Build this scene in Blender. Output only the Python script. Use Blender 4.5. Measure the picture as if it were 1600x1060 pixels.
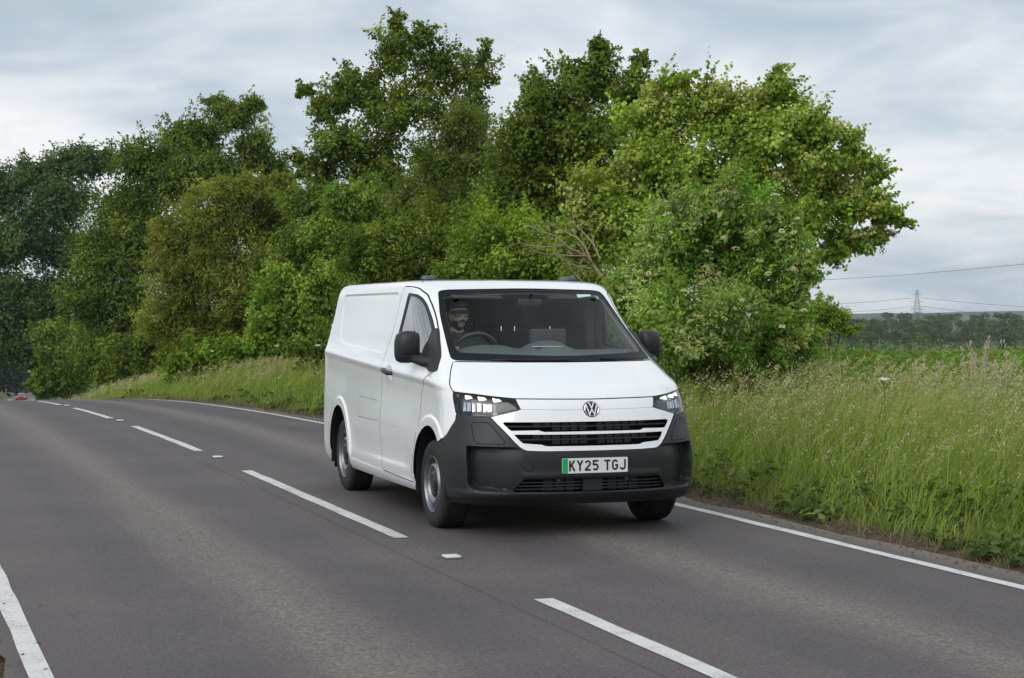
import bpy, bmesh, math, random
import numpy as np
from mathutils import Vector, Matrix
R = math.radians
scene = bpy.context.scene
COL = scene.collection
for _o in list(bpy.data.objects):
    bpy.data.objects.remove(_o)

# ------------------------------------------------------------------ camera
FOC, HC, HOR = 2800.0, 1.67, 490.0            # focal length in pixels of a 1600 px wide frame
PITCH = math.atan((HOR - 530.0) / FOC)
cd = bpy.data.cameras.new('camera')
cd.sensor_width = 36.0
cd.lens = 36.0 * FOC / 1600.0
cd.clip_start, cd.clip_end = 0.1, 12000.0
cam = bpy.data.objects.new('camera', cd)
COL.objects.link(cam)
cam.location = (0, 0, HC)
cam.rotation_euler = (R(90) + PITCH, 0, 0)
scene.camera = cam

# ------------------------------------------------------------------ sky, sun, exposure
SUN_AZ, SUN_EL = 219.0, 36.0                   # azimuth from +Y clockwise, elevation
SUN_STR, SUN_ANG = 1.5, 52.0
w = bpy.data.worlds.new('World')
scene.world = w
w.use_nodes = True
nt = w.node_tree
nt.nodes.clear()
def N(tree, kind, **kw):
    n = tree.nodes.new(kind)
    for k, v in kw.items():
        setattr(n, k, v)
    return n
def LK(tree, a, b):
    tree.links.new(a, b)
sky = N(nt, 'ShaderNodeTexSky', sky_type='NISHITA')
sky.sun_disc = False
sky.sun_elevation = R(SUN_EL)
sky.sun_rotation = R(SUN_AZ)
bg1 = N(nt, 'ShaderNodeBackground'); bg1.inputs[1].default_value = 0.10
LK(nt, sky.outputs[0], bg1.inputs[0])
tc = N(nt, 'ShaderNodeTexCoord')
sep = N(nt, 'ShaderNodeSeparateXYZ'); LK(nt, tc.outputs['Generated'], sep.inputs[0])
def M2(tree, op, a, b=None, c=None):
    n = N(tree, 'ShaderNodeMath', operation=op)
    for i, v in enumerate((a, b, c)):
        if v is None: continue
        if isinstance(v, (int, float)): n.inputs[i].default_value = v
        else: LK(tree, v, n.inputs[i])
    return n.outputs[0]
zz = M2(nt, 'ADD', M2(nt, 'MAXIMUM', sep.outputs[2], 0.0), 0.20)
cx = M2(nt, 'DIVIDE', sep.outputs[0], zz)
cy = M2(nt, 'DIVIDE', sep.outputs[1], zz)
comb = N(nt, 'ShaderNodeCombineXYZ'); LK(nt, cx, comb.inputs[0]); LK(nt, cy, comb.inputs[1]); comb.inputs[2].default_value = 5.2
def noise(tree, vec, scale, detail=5, rough=.55, dist=0.0, dims='3D'):
    n = N(tree, 'ShaderNodeTexNoise', noise_dimensions=dims)
    n.inputs['Scale'].default_value = scale
    n.inputs['Detail'].default_value = detail
    n.inputs['Roughness'].default_value = rough
    n.inputs['Distortion'].default_value = dist
    if vec is not None: LK(tree, vec, n.inputs['Vector'])
    return n
def ramp(tree, fac, stops, interp='LINEAR'):
    n = N(tree, 'ShaderNodeValToRGB')
    cr = n.color_ramp; cr.interpolation = interp
    while len(cr.elements) < len(stops): cr.elements.new(.5)
    for e, (p, c) in zip(cr.elements, stops):
        e.position = p; e.color = (*c, 1) if len(c) == 3 else c
    LK(tree, fac, n.inputs[0])
    return n.outputs[0]
n1 = noise(nt, comb.outputs[0], 1.0, 5, .50, .3)
n2 = noise(nt, comb.outputs[0], 2.6, 6, .50, .4)
mixn = M2(nt, 'ADD', M2(nt, 'MULTIPLY', n1.outputs[0], .52), M2(nt, 'MULTIPLY', n2.outputs[0], .48))
ccol = ramp(nt, mixn, [(.34, (.47, .555, .635)), (.42, (.55, .63, .71)), (.48, (.68, .745, .81)), (.535, (.83, .87, .91)), (.60, (.97, .98, .99))])
bg2 = N(nt, 'ShaderNodeBackground'); bg2.inputs[1].default_value = 1.0
LK(nt, ccol, bg2.inputs[0])
cover = ramp(nt, n2.outputs[0], [(.30, (.80,)*3), (.5, (.95,)*3)])
mx = N(nt, 'ShaderNodeMixShader')
LK(nt, cover, mx.inputs[0]); LK(nt, bg1.outputs[0], mx.inputs[1]); LK(nt, bg2.outputs[0], mx.inputs[2])
wo = N(nt, 'ShaderNodeOutputWorld'); LK(nt, mx.outputs[0], wo.inputs[0])

sd = bpy.data.lights.new('sun', 'SUN')
sd.energy = SUN_STR; sd.angle = R(SUN_ANG); sd.color = (1.0, .965, .91)
sun = bpy.data.objects.new('sun', sd); COL.objects.link(sun)
_sv = Vector((math.sin(R(SUN_AZ)) * math.cos(R(SUN_EL)), math.cos(R(SUN_AZ)) * math.cos(R(SUN_EL)), math.sin(R(SUN_EL))))
sun.rotation_euler = (-_sv).to_track_quat('-Z', 'Y').to_euler()
sun.location = _sv * 60
scene.view_settings.view_transform = 'Standard'
scene.view_settings.look = 'None'
scene.view_settings.exposure = 0.05
scene.view_settings.gamma = 1.0
scene.view_settings.use_curve_mapping = False
scene.render.engine = 'CYCLES'
scene.cycles.max_bounces = 8
scene.cycles.transparent_max_bounces = 16
scene.cycles.use_denoising = True

# ------------------------------------------------------------------ helpers
def at(px, py, Y):
    """world point seen at pixel (px,py) of the 1600 px frame at distance Y"""
    cp, sp = math.cos(PITCH), math.sin(PITCH)
    X = (px - 800.0) / FOC; U = (530.0 - py) / FOC
    d = Vector((X, cp - U * sp, sp + U * cp))
    return Vector((0, 0, HC)) + d * (Y / d.y)
def link(o, parent=None):
    COL.objects.link(o)
    if parent is not None: o.parent = parent
    return o
def tag(o, label=None, cat=None, group=None, kind=None):
    if label: o['label'] = label
    if cat: o['category'] = cat
    if group: o['group'] = group
    if kind: o['kind'] = kind
    return o
def empty(name, loc=(0, 0, 0), rz=0.0):
    o = bpy.data.objects.new(name, None)
    o.location = loc; o.rotation_euler = (0, 0, rz); o.empty_display_size = .2
    COL.objects.link(o)
    return o
def npmesh(name, V, F, mat=None, parent=None, smooth=True, col=None, uv=None, normals=None):
    """V (n,3), F (m,3|4) or list of such arrays -> one mesh object"""
    Fs = F if isinstance(F, list) else [F]
    Fs = [np.asarray(f, np.int32) for f in Fs if len(f)]
    V = np.asarray(V, np.float32)
    me = bpy.data.meshes.new(name)
    me.vertices.add(len(V)); me.vertices.foreach_set('co', V.ravel())
    idx = np.concatenate([f.ravel() for f in Fs])
    tot = np.concatenate([np.full(len(f), f.shape[1], np.int32) for f in Fs])
    start = np.r_[0, np.cumsum(tot)[:-1]].astype(np.int32)
    me.loops.add(len(idx)); me.loops.foreach_set('vertex_index', idx)
    me.polygons.add(len(tot)); me.polygons.foreach_set('loop_start', start); me.polygons.foreach_set('loop_total', tot)
    me.polygons.foreach_set('use_smooth', np.full(len(tot), bool(smooth)))
    if col is not None:
        a = me.color_attributes.new('tint', 'FLOAT_COLOR', 'POINT')
        c = np.ones((len(V), 4), np.float32); c[:, :3] = col
        a.data.foreach_set('color', c.ravel())
    if uv is not None:
        l = me.uv_layers.new(name='UVMap')
        l.data.foreach_set('uv', np.asarray(uv, np.float32)[idx].ravel())
    me.update(calc_edges=True); me.validate()
    if normals is not None:
        me.normals_split_custom_set_from_vertices([tuple(x) for x in normals])
    o = bpy.data.objects.new(name, me)
    if mat: me.materials.append(mat)
    return link(o, parent)
class MB:
    """collects boxes, tubes, lathes, extrusions into one mesh"""
    def __init__(s): s.V = []; s.F = []
    def add(s, V, F):
        b = len(s.V); s.V += [tuple(v) for v in V]; s.F += [tuple(i + b for i in f) for f in F]; return s
    def box(s, c, d, rot=None, bev=0.0):
        bm = bmesh.new(); bmesh.ops.create_cube(bm, size=1.0)
        for v in bm.verts: v.co = Vector((v.co.x * d[0], v.co.y * d[1], v.co.z * d[2]))
        if bev > 0: bmesh.ops.bevel(bm, geom=list(bm.edges), offset=bev, segments=2, profile=.6, affect='EDGES')
        m = (rot.to_matrix() if rot is not None else Matrix.Identity(3))
        bm.verts.index_update()
        s.add([m @ v.co + Vector(c) for v in bm.verts], [[v.index for v in f.verts] for f in bm.faces]); bm.free(); return s
    def tube(s, pts, rad, n=8, closed=False, cap=True):
        pts = [Vector(p) for p in pts]; m = len(pts)
        rad = rad if isinstance(rad, (list, tuple, np.ndarray)) else [rad] * m
        V = []; F = []; up = Vector((0, 0, 1)); prev = None
        for i, p in enumerate(pts):
            a = pts[i - 1] if (i > 0 or closed) else p
            b = pts[(i + 1) % m] if (i < m - 1 or closed) else p
            t = (b - a).normalized()
            if prev is None:
                q = t.cross(up)
                if q.length < .05: q = t.cross(Vector((1, 0, 0)))
            else:
                q = prev - t * prev.dot(t)
            q.normalize(); prev = q; r = t.cross(q)
            for k in range(n):
                an = 2 * math.pi * k / n
                V.append(p + (q * math.cos(an) + r * math.sin(an)) * rad[i])
        for i in range(m if closed else m - 1):
            j = (i + 1) % m
            for k in range(n):
                l = (k + 1) % n
                F.append((i * n + k, i * n + l, j * n + l, j * n + k))
        if cap and not closed:
            F.append(tuple(range(n - 1, -1, -1))); F.append(tuple((m - 1) * n + k for k in range(n)))
        return s.add(V, F)
    def lathe(s, prof, n=48, axis='y', c=(0, 0, 0)):
        """prof list of (radius, along axis)"""
        V = []; F = []; m = len(prof)
        for k in range(n):
            a = 2 * math.pi * k / n
            for r, h in prof:
                if axis == 'y': V.append((c[0] + r * math.cos(a), c[1] + h, c[2] + r * math.sin(a)))
                elif axis == 'z': V.append((c[0] + r * math.cos(a), c[1] + r * math.sin(a), c[2] + h))
                else: V.append((c[0] + h, c[1] + r * math.cos(a), c[2] + r * math.sin(a)))
        for k in range(n):
            l = (k + 1) % n
            for i in range(m - 1):
                F.append((k * m + i, l * m + i, l * m + i + 1, k * m + i + 1))
        return s.add(V, F)
    def extrude(s, poly, h, fn):
        """poly 2-D points, fn(u,v,w)->3-D ; w in (0,h)"""
        n = len(poly)
        V = [fn(u, v, 0) for u, v in poly] + [fn(u, v, h) for u, v in poly]
        F = [tuple(range(n)), tuple(range(2 * n - 1, n - 1, -1))] + [(i, i + n, (i + 1) % n + n, (i + 1) % n) for i in range(n)]
        return s.add(V, F)
    def ellipsoid(s, c, r, nu=16, nv=10, rot=None):
        V = []; F = []
        for j in range(nv + 1):
            t = math.pi * j / nv
            for i in range(nu):
                p = 2 * math.pi * i / nu
                q = Vector((r[0] * math.sin(t) * math.cos(p), r[1] * math.sin(t) * math.sin(p), r[2] * math.cos(t)))
                if rot is not None: q = rot.to_matrix() @ q
                V.append(q + Vector(c))
        for j in range(nv):
            for i in range(nu):
                k = (i + 1) % nu
                F.append((j * nu + i, (j + 1) * nu + i, (j + 1) * nu + k, j * nu + k))
        return s.add(V, F)
    def build(s, name, mat=None, parent=None, smooth=True, angle=None, sub=0):
        me = bpy.data.meshes.new(name); me.from_pydata(s.V, [], s.F); me.update()
        bm = bmesh.new(); bm.from_mesh(me); bmesh.ops.remove_doubles(bm, verts=bm.verts, dist=1e-6)
        bmesh.ops.recalc_face_normals(bm, faces=bm.faces); bm.to_mesh(me); bm.free()
        if smooth:
            me.polygons.foreach_set('use_smooth', [True] * len(me.polygons))
            me.set_sharp_from_angle(angle=R(angle if angle else 35))
        if mat: me.materials.append(mat)
        o = bpy.data.objects.new(name, me)
        if sub:
            md = o.modifiers.new('sub', 'SUBSURF'); md.levels = sub; md.render_levels = sub
        return link(o, parent)

# ------------------------------------------------------------------ materials
MATS = {}
def principled(name, col, rough=.5, metal=0.0, coat=0.0, spec=.5, bump=None, var=None, emit=None, coat_rough=.03):
    m = bpy.data.materials.new(name); m.use_nodes = True
    t = m.node_tree; b = t.nodes['Principled BSDF']
    b.inputs['Base Color'].default_value = (*col, 1)
    b.inputs['Roughness'].default_value = rough
    b.inputs['Metallic'].default_value = metal
    b.inputs['Coat Weight'].default_value = coat
    b.inputs['Coat Roughness'].default_value = coat_rough
    b.inputs['Specular IOR Level'].default_value = spec
    if emit:
        b.inputs['Emission Color'].default_value = (*emit[0], 1); b.inputs['Emission Strength'].default_value = emit[1]
    if var or bump:
        tcn = N(t, 'ShaderNodeTexCoord')
    if var:   # (scale, amount)
        nz = noise(t, tcn.outputs['Object'], var[0], 5, .6)
        a, c = var[1], col
        LK(t, ramp(t, nz.outputs[0], [(.3, tuple(x * (1 - a) for x in c)), (.7, tuple(min(1, x * (1 + a)) for x in c))]), b.inputs['Base Color'])
    if bump:  # (scale, strength, distance)
        nz = noise(t, tcn.outputs['Object'], bump[0], 3, .6)
        bn = N(t, 'ShaderNodeBump'); bn.inputs['Strength'].default_value = bump[1]; bn.inputs['Distance'].default_value = bump[2]
        LK(t, nz.outputs[0], bn.inputs['Height']); LK(t, bn.outputs[0], b.inputs['Normal'])
    MATS[name] = m
    return m
def glass(name, tint, f0=.06, gloss=(1, 1, 1), gr=1.0):
    m = bpy.data.materials.new(name); m.use_nodes = True
    t = m.node_tree; t.nodes.clear()
    tr = N(t, 'ShaderNodeBsdfTransparent'); tr.inputs[0].default_value = (*tint, 1)
    gl = N(t, 'ShaderNodeBsdfGlossy'); gl.inputs['Roughness'].default_value = .01; gl.inputs[0].default_value = (*gloss, 1)
    lw = N(t, 'ShaderNodeLayerWeight'); lw.inputs[0].default_value = .5
    fac = M2(t, 'ADD', M2(t, 'MULTIPLY', M2(t, 'POWER', lw.outputs['Facing'], 5.0), (1 - f0) * gr), f0)
    mxs = N(t, 'ShaderNodeMixShader'); LK(t, fac, mxs.inputs[0]); LK(t, tr.outputs[0], mxs.inputs[1]); LK(t, gl.outputs[0], mxs.inputs[2])
    o = N(t, 'ShaderNodeOutputMaterial'); LK(t, mxs.outputs[0], o.inputs[0])
    MATS[name] = m
    return m
def leafmat(name, trans=.35, rough=.55, spec=.15):
    """colour from the per-leaf tint attribute"""
    m = bpy.data.materials.new(name); m.use_nodes = True
    t = m.node_tree; t.nodes.clear()
    a = N(t, 'ShaderNodeVertexColor', layer_name='tint')
    b = N(t, 'ShaderNodeBsdfPrincipled'); b.inputs['Roughness'].default_value = rough; b.inputs['Specular IOR Level'].default_value = spec
    LK(t, a.outputs[0], b.inputs['Base Color'])
    tl = N(t, 'ShaderNodeBsdfTranslucent')
    hs = N(t, 'ShaderNodeHueSaturation'); hs.inputs['Hue'].default_value = .485; hs.inputs['Saturation'].default_value = 1.15; hs.inputs['Value'].default_value = 1.25
    LK(t, a.outputs[0], hs.inputs['Color']); LK(t, hs.outputs[0], tl.inputs[0])
    mxs = N(t, 'ShaderNodeMixShader'); mxs.inputs[0].default_value = trans
    LK(t, b.outputs[0], mxs.inputs[1]); LK(t, tl.outputs[0], mxs.inputs[2])
    o = N(t, 'ShaderNodeOutputMaterial'); LK(t, mxs.outputs[0], o.inputs[0])
    MATS[name] = m
    return m
rng = np.random.default_rng(11)
random.seed(5)
# ------------------------------------------------------------------ road frame: s along the road (away from camera), n to the right
C0 = np.array((0.18, 10.37)); T = np.array((-.331, .9436)); NN = np.array((.9436, .331))
def xy(s, n):
    s = np.asarray(s, float); n = np.asarray(n, float)
    bend = np.where(s > 60, .00026 * (np.minimum(s, 400) - 60) ** 2, 0.0)
    return C0[0] + s * T[0] + (n + bend) * NN[0], C0[1] + s * T[1] + (n + bend) * NN[1]
def sn(x, y):
    dx = np.asarray(x, float) - C0[0]; dy = np.asarray(y, float) - C0[1]
    return dx * T[0] + dy * T[1], dx * NN[0] + dy * NN[1]
def sst(a, b, x):
    t = np.clip((x - a) / (b - a), 0, 1); return t * t * (3 - 2 * t)
def zroad(s):
    s = np.asarray(s, float)
    z = np.where(s > 8, -.00066 * (np.minimum(s, 70) - 8) ** 2, 0.0)
    z = z - np.where(s > 70, .0818 * 200 * (1 - np.exp(-(s - 70) / 200)), 0)
    return z
def wob(x, y, f, ph=0.0):
    return np.sin(x * f + 1.7 * np.sin(y * f * .73 + ph) + ph) * np.cos(y * f * 1.13 + 1.3 * np.sin(x * f * .61 + 2 * ph))
def zground(s, n, x=None, y=None):
    """height of the land"""
    s = np.asarray(s, float); n = np.asarray(n, float)
    zr = zroad(s)
    keep = np.where(n > 0, 1 - .62 * sst(8, 40, n), 1 - .3 * sst(8, 30, -n))
    z = zr * keep
    z = z + np.where(n > 0, .16 * sst(3.9, 7.2, n), .25 * sst(4.3, 7.5, -n))
    if x is None: x, y = xy(s, n)
    rough = sst(3.5, 6, np.abs(n))
    z = z + rough * (.05 * wob(x, y, .9) + .06 * wob(x, y, .33, 1.0))
    d = np.hypot(x, y)
    # the field ends on a brow, the land falls to a wooded valley and climbs to far hills
    fall = sst(85, 420, y) * np.where(x > 0, 1, .6)
    z = z - 15 * fall + .010 * np.clip(x, 0, 80) * sst(40, 85, y) * (1 - sst(85, 300, y))
    z = z - .04 * (np.abs(n) < 3.45) * np.where(n < 0, sst(-3.3, -3.0, n), 1)
    return z

asph = bpy.data.materials.new('asphalt'); asph.use_nodes = True
t = asph.node_tree; b = t.nodes['Principled BSDF']
uvn = N(t, 'ShaderNodeUVMap', uv_map='UVMap')
tcn = N(t, 'ShaderNodeTexCoord')
sepu = N(t, 'ShaderNodeSeparateXYZ'); LK(t, uvn.outputs[0], sepu.inputs[0])
strm = N(t, 'ShaderNodeMapping'); strm.inputs['Scale'].default_value = (.06, 1.0, 1.0); LK(t, uvn.outputs[0], strm.inputs[0])
na = noise(t, strm.outputs[0], 2.2, 4, .6)            # long streaks along the lanes
nb = noise(t, tcn.outputs['Object'], .55, 5, .6)      # patches
nc = noise(t, tcn.outputs['Object'], 62, 3, .75)       # aggregate
nd = noise(t, tcn.outputs['Object'], 34, 3, .6)
# worn pale strip down the middle of each lane, polished wheel tracks beside it
acr = M2(t, 'ABSOLUTE', M2(t, 'SUBTRACT', M2(t, 'ABSOLUTE', M2(t, 'ADD', sepu.outputs[1], M2(t, 'MULTIPLY', M2(t, 'SUBTRACT', na.outputs[0], .5), .55))), 1.45))
strip = ramp(t, acr, [(.0, (1,)*3), (.22, (.55,)*3), (.42, (0,)*3)])
base = ramp(t, nb.outputs[0], [(.28, (.076, .064, .064)), (.50, (.104, .089, .088)), (.72, (.140, .120, .116))])
mixs = N(t, 'ShaderNodeMix', data_type='RGBA'); 
LK(t, M2(t, 'MULTIPLY', strip, ramp(t, nd.outputs[0], [(.35, (.05,)*3), (.62, (.95,)*3)])), mixs.inputs[0])
LK(t, base, mixs.inputs[6]); mixs.inputs[7].default_value = (.215, .195, .172, 1)
trk = ramp(t, acr, [(.40, (1,)*3), (.62, (.86, .88, .92)), (.86, (.86, .88, .92)), (1.0, (1,)*3)])
mtr = N(t, 'ShaderNodeMix', data_type='RGBA', blend_type='MULTIPLY'); mtr.inputs[0].default_value = .9
LK(t, mixs.outputs[2], mtr.inputs[6]); LK(t, trk, mtr.inputs[7])
spk = ramp(t, nc.outputs[0], [(.30, (.35,)*3), (.48, (.92,)*3), (.60, (1.15,)*3), (.70, (2.3, 2.25, 2.1))])
mul = N(t, 'ShaderNodeMix', data_type='RGBA', blend_type='MULTIPLY'); mul.inputs[0].default_value = .85
LK(t, mtr.outputs[2], mul.inputs[6]); LK(t, spk, mul.inputs[7])
# dusty dirt along the kerbless right edge
edg = ramp(t, M2(t, 'ADD', M2(t, 'SUBTRACT', M2(t, 'ABSOLUTE', sepu.outputs[1]), 3.0), M2(t, 'MULTIPLY', nd.outputs[0], .25)), [(.15, (0,)*3), (.42, (1,)*3)])
mixe = N(t, 'ShaderNodeMix', data_type='RGBA'); LK(t, edg, mixe.inputs[0]); LK(t, mul.outputs[2], mixe.inputs[6]); mixe.inputs[7].default_value = (.17, .14, .11, 1)
# thin tar joint a little left of the centre line
jn = M2(t, 'ABSOLUTE', M2(t, 'ADD', sepu.outputs[1], M2(t, 'ADD', .20, M2(t, 'MULTIPLY', na.outputs[0], .08))))
jr = ramp(t, jn, [(.0, (.6,)*3), (.018, (1,)*3)])
mj = N(t, 'ShaderNodeMix', data_type='RGBA', blend_type='MULTIPLY'); mj.inputs[0].default_value = 1
LK(t, mixe.outputs[2], mj.inputs[6]); LK(t, jr, mj.inputs[7])
LK(t, mj.outputs[2], b.inputs['Base Color'])
LK(t, ramp(t, nb.outputs[0], [(.3, (.62,)*3), (.7, (.80,)*3)]), b.inputs['Roughness'])
b.inputs['Specular IOR Level'].default_value = .35
bn = N(t, 'ShaderNodeBump'); bn.inputs['Strength'].default_value = .55; bn.inputs['Distance'].default_value = .006
LK(t, nc.outputs[0], bn.inputs['Height']); LK(t, bn.outputs[0], b.inputs['Normal'])

paint = bpy.data.materials.new('road_paint'); paint.use_nodes = True
t = paint.node_tree; b = t.nodes['Principled BSDF']; tcn = N(t, 'ShaderNodeTexCoord')
np1 = noise(t, tcn.outputs['Object'], 60, 4, .7); np2 = noise(t, tcn.outputs['Object'], 5, 4, .6)
LK(t, ramp(t, M2(t, 'ADD', M2(t, 'MULTIPLY', np1.outputs[0], .6), M2(t, 'MULTIPLY', np2.outputs[0], .4)), [(.36, (.20, .19, .185)), (.43, (.52, .51, .49)), (.56, (.68, .67, .65))]), b.inputs['Base Color'])
b.inputs['Roughness'].default_value = .6
bn = N(t, 'ShaderNodeBump'); bn.inputs['Strength'].default_value = .4; bn.inputs['Distance'].default_value = .004
LK(t, np1.outputs[0], bn.inputs['Height']); LK(t, bn.outputs[0], b.inputs['Normal'])

soil = bpy.data.materials.new('verge_soil'); soil.use_nodes = True
t = soil.node_tree; b = t.nodes['Principled BSDF']; tcn = N(t, 'ShaderNodeTexCoord')
ns1 = noise(t, tcn.outputs['Object'], .35, 6, .6); ns2 = noise(t, tcn.outputs['Object'], 14, 5, .65)
grs = ramp(t, ns1.outputs[0], [(.35, (.060, .085, .022)), (.55, (.085, .110, .030)), (.72, (.130, .125, .050))])
drt = ramp(t, ns2.outputs[0], [(.35, (.055, .042, .030)), (.6, (.115, .088, .062)), (.75, (.165, .130, .095))])
uvn = N(t, 'ShaderNodeUVMap', uv_map='UVMap'); sepu = N(t, 'ShaderNodeSeparateXYZ'); LK(t, uvn.outputs[0], sepu.inputs[0])
fac = ramp(t, M2(t, 'DIVIDE', M2(t, 'SUBTRACT', M2(t, 'ADD', M2(t, 'ABSOLUTE', sepu.outputs[1]), ns2.outputs[0]), 3.9), 2.0), [(.0, (0,)*3), (.6, (1,)*3)])
mxs = N(t, 'ShaderNodeMix', data_type='RGBA'); LK(t, fac, mxs.inputs[0]); LK(t, drt, mxs.inputs[6]); LK(t, grs, mxs.inputs[7])
LK(t, mxs.outputs[2], b.inputs['Base Color']); b.inputs['Roughness'].default_value = .95; b.inputs['Specular IOR Level'].default_value = .1
bn = N(t, 'ShaderNodeBump'); bn.inputs['Strength'].default_value = .8; bn.inputs['Distance'].default_value = .04
LK(t, ns2.outputs[0], bn.inputs['Height']); LK(t, bn.outputs[0], b.inputs['Normal'])

def graded(lims):
    out = []
    for a, b_, st in lims: out += list(np.arange(a, b_, st))
    return np.array(out + [lims[-1][1]])
ss = graded([(-900, -200, 100), (-200, -30, 20), (-30, 90, 1.0), (90, 200, 5), (200, 600, 25), (600, 5200, 200)])
ns_ = graded([(-2600, -300, 200), (-300, -60, 30), (-60, -15, 4), (-15, -4.2, .8), (-4.2, -2.6, .1), (-2.6, 3.2, 1.1), (3.2, 14, .4), (14, 60, 2.0), (60, 300, 15), (300, 3600, 150)])
SS, NG = np.meshgrid(ss, ns_, indexing='ij')
gx, gy = xy(SS, NG); gz = zground(SS, NG, gx, gy)
def gridfaces(a, b_):
    i = np.arange(a * b_).reshape(a, b_)
    return np.stack([i[:-1, :-1], i[:-1, 1:], i[1:, 1:], i[1:, :-1]], -1).reshape(-1, 4)[:, ::-1]
ground = npmesh('ground', np.stack([gx, gy, gz], -1).reshape(-1, 3), gridfaces(len(ss), len(ns_)), soil, uv=np.stack([SS, NG], -1).reshape(-1, 2))
tag(ground, kind='structure')
# the road sheet
rs = graded([(-60, 120, .75), (120, 420, 5)])
rn = np.array([-3.14, -2.95, -2.2, -1.1, 0, 1.1, 2.2, 3.0, 3.28])
SS, NG = np.meshgrid(rs, rn, indexing='ij')
edge = .05 * np.sin(SS * 2.3) + .04 * np.sin(SS * 5.1 + 1) + .03 * np.sin(SS * 9.7)
NG2 = NG + np.where(NG > 3.1, edge, 0) - np.where(NG < -3.0, edge, 0)
rx, ry = xy(SS, NG2); rz = zroad(SS) - .012 * (NG / 3.0) ** 2 + .012
ZR0 = .012
def zsurf(s, n): return zroad(s) - .012 * (np.asarray(n) / 3.0) ** 2 + .012
road = npmesh('road', np.stack([rx, ry, rz], -1).reshape(-1, 3), gridfaces(len(rs), len(rn)), asph, uv=np.stack([SS, NG2], -1).reshape(-1, 2))
tag(road, kind='structure')
def ribbon(name, s0, s1, n0, wd, step=.5, ragged=.004):
    m = max(2, int((s1 - s0) / step) + 1)
    s = np.linspace(s0, s1, m); V = []
    for k, nn in enumerate((n0 - wd / 2, n0 + wd / 2)):
        x, y = xy(s, nn + rng.normal(0, ragged, m)); V.append(np.stack([x, y, zsurf(s, nn) + .004], -1))
    V = np.concatenate(V); i = np.arange(m - 1)
    F = np.stack([i, i + m, i + m + 1, i + 1], -1)
    return npmesh(name, V, F, paint, road, smooth=False)
for k in range(-1, 7):
    ribbon('centre_line_dash', -6 + 9 * (k + 0), 0 + 9 * k, 0.0, .115)
ribbon('edge_line', -40, 110, 2.93, .105)
ribbon('edge_line', -40, 110, -2.93, .112)
studm = principled('stud_white', (.78, .78, .76), .35)
studb = principled('stud_base', (.12, .12, .12), .7)
for k in range(-1, 6):
    s = 1.85 + 9 * k
    x, y = xy(s, .02); z = float(zsurf(s, .02))
    mb = MB(); mb.box((0, 0, .006), (.125, .16, .012), bev=.004)
    st = mb.build('reflective_stud', studb, road); st.location = (x, y, z); st.rotation_euler = (0, 0, math.atan2(-T[0], T[1]))
    mb = MB(); mb.box((0, -.012, .016), (.105, .11, .014), bev=.006)
    lens = mb.build('lens', studm, st)
# ------------------------------------------------------------------ the van: body surface lofted from plan outlines
# z, xf, hw, D, n, xr
ROWS=np.array([
(.25,.850,.965,.72,3.2,-3.95),
(.29,.895,.985,.74,3.2,-3.98),
(.35,.935,.997,.75,3.1,-4.01),
(.45,.962,1.003,.76,3.0,-4.03),
(.58,.972,1.005,.77,2.95,-4.03),
(.70,.962,1.003,.77,2.75,-4.03),
(.80,.945,1.0,.77,2.58,-4.03),
(.90,.920,.998,.76,2.48,-4.03),
(.97,.895,.997,.76,2.45,-4.03),
(1.03,.855,.998,.76,2.45,-4.03),
(1.10,.765,.995,.77,2.45,-4.03),
(1.16,.650,.975,.80,2.45,-4.03),
(1.23,.505,.958,.83,2.45,-4.025),
(1.30,.360,.945,.86,2.45,-4.02),
(1.45,.095,.925,.80,2.45,-4.0),
(1.60,-.155,.905,.70,2.45,-3.97),
(1.72,-.355,.888,.58,2.45,-3.94),
(1.83,-.545,.870,.46,2.45,-3.90),
(1.88,-.650,.856,.42,2.45,-3.87),
(1.915,-.760,.830,.40,2.45,-3.84),
(1.937,-.90,.785,.42,2.45,-3.79),
(1.948,-1.05,.70,.45,2.4,-3.77),
(1.954,-1.25,.55,.42,2.3,-3.70),
(1.958,-1.5,.30,.30,2.2,-3.60),
(1.960,-1.7,.02,.02,2.0,-3.50)])
def pchip(xk,yk,x):
    h=np.diff(xk);d=np.diff(yk,axis=0)/h[:,None]
    m=np.zeros_like(yk)
    for j in range(yk.shape[1]):
        dj=d[:,j]
        w1=2*h[1:]+h[:-1];w2=h[1:]+2*h[:-1]
        with np.errstate(divide='ignore',invalid='ignore'):
            mm=(w1+w2)/(w1/dj[:-1]+w2/dj[1:])
        mm=np.where(dj[:-1]*dj[1:]>0,mm,0)
        m[1:-1,j]=mm;m[0,j]=dj[0];m[-1,j]=dj[-1]
    i=np.clip(np.searchsorted(xk,x)-1,0,len(xk)-2)
    t=((x-xk[i])/h[i])[:,None];hh=h[i][:,None]
    return (2*t**3-3*t**2+1)*yk[i]+(t**3-2*t**2+t)*hh*m[i]+(-2*t**3+3*t**2)*yk[i+1]+(t**3-t**2)*hh*m[i+1]
def sstep(a,b,x):
    t=np.clip((x-a)/(b-a),0,1);return t*t*(3-2*t)
ZC=np.array([(-4.1,1.295),(-3.33,1.27),(-1.38,1.195),(-.12,1.14),(.45,1.11),(1,1.10)])
def zcrease(x): return np.interp(x,ZC[:,0],ZC[:,1])
NF,NS,NR=66,126,20
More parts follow.
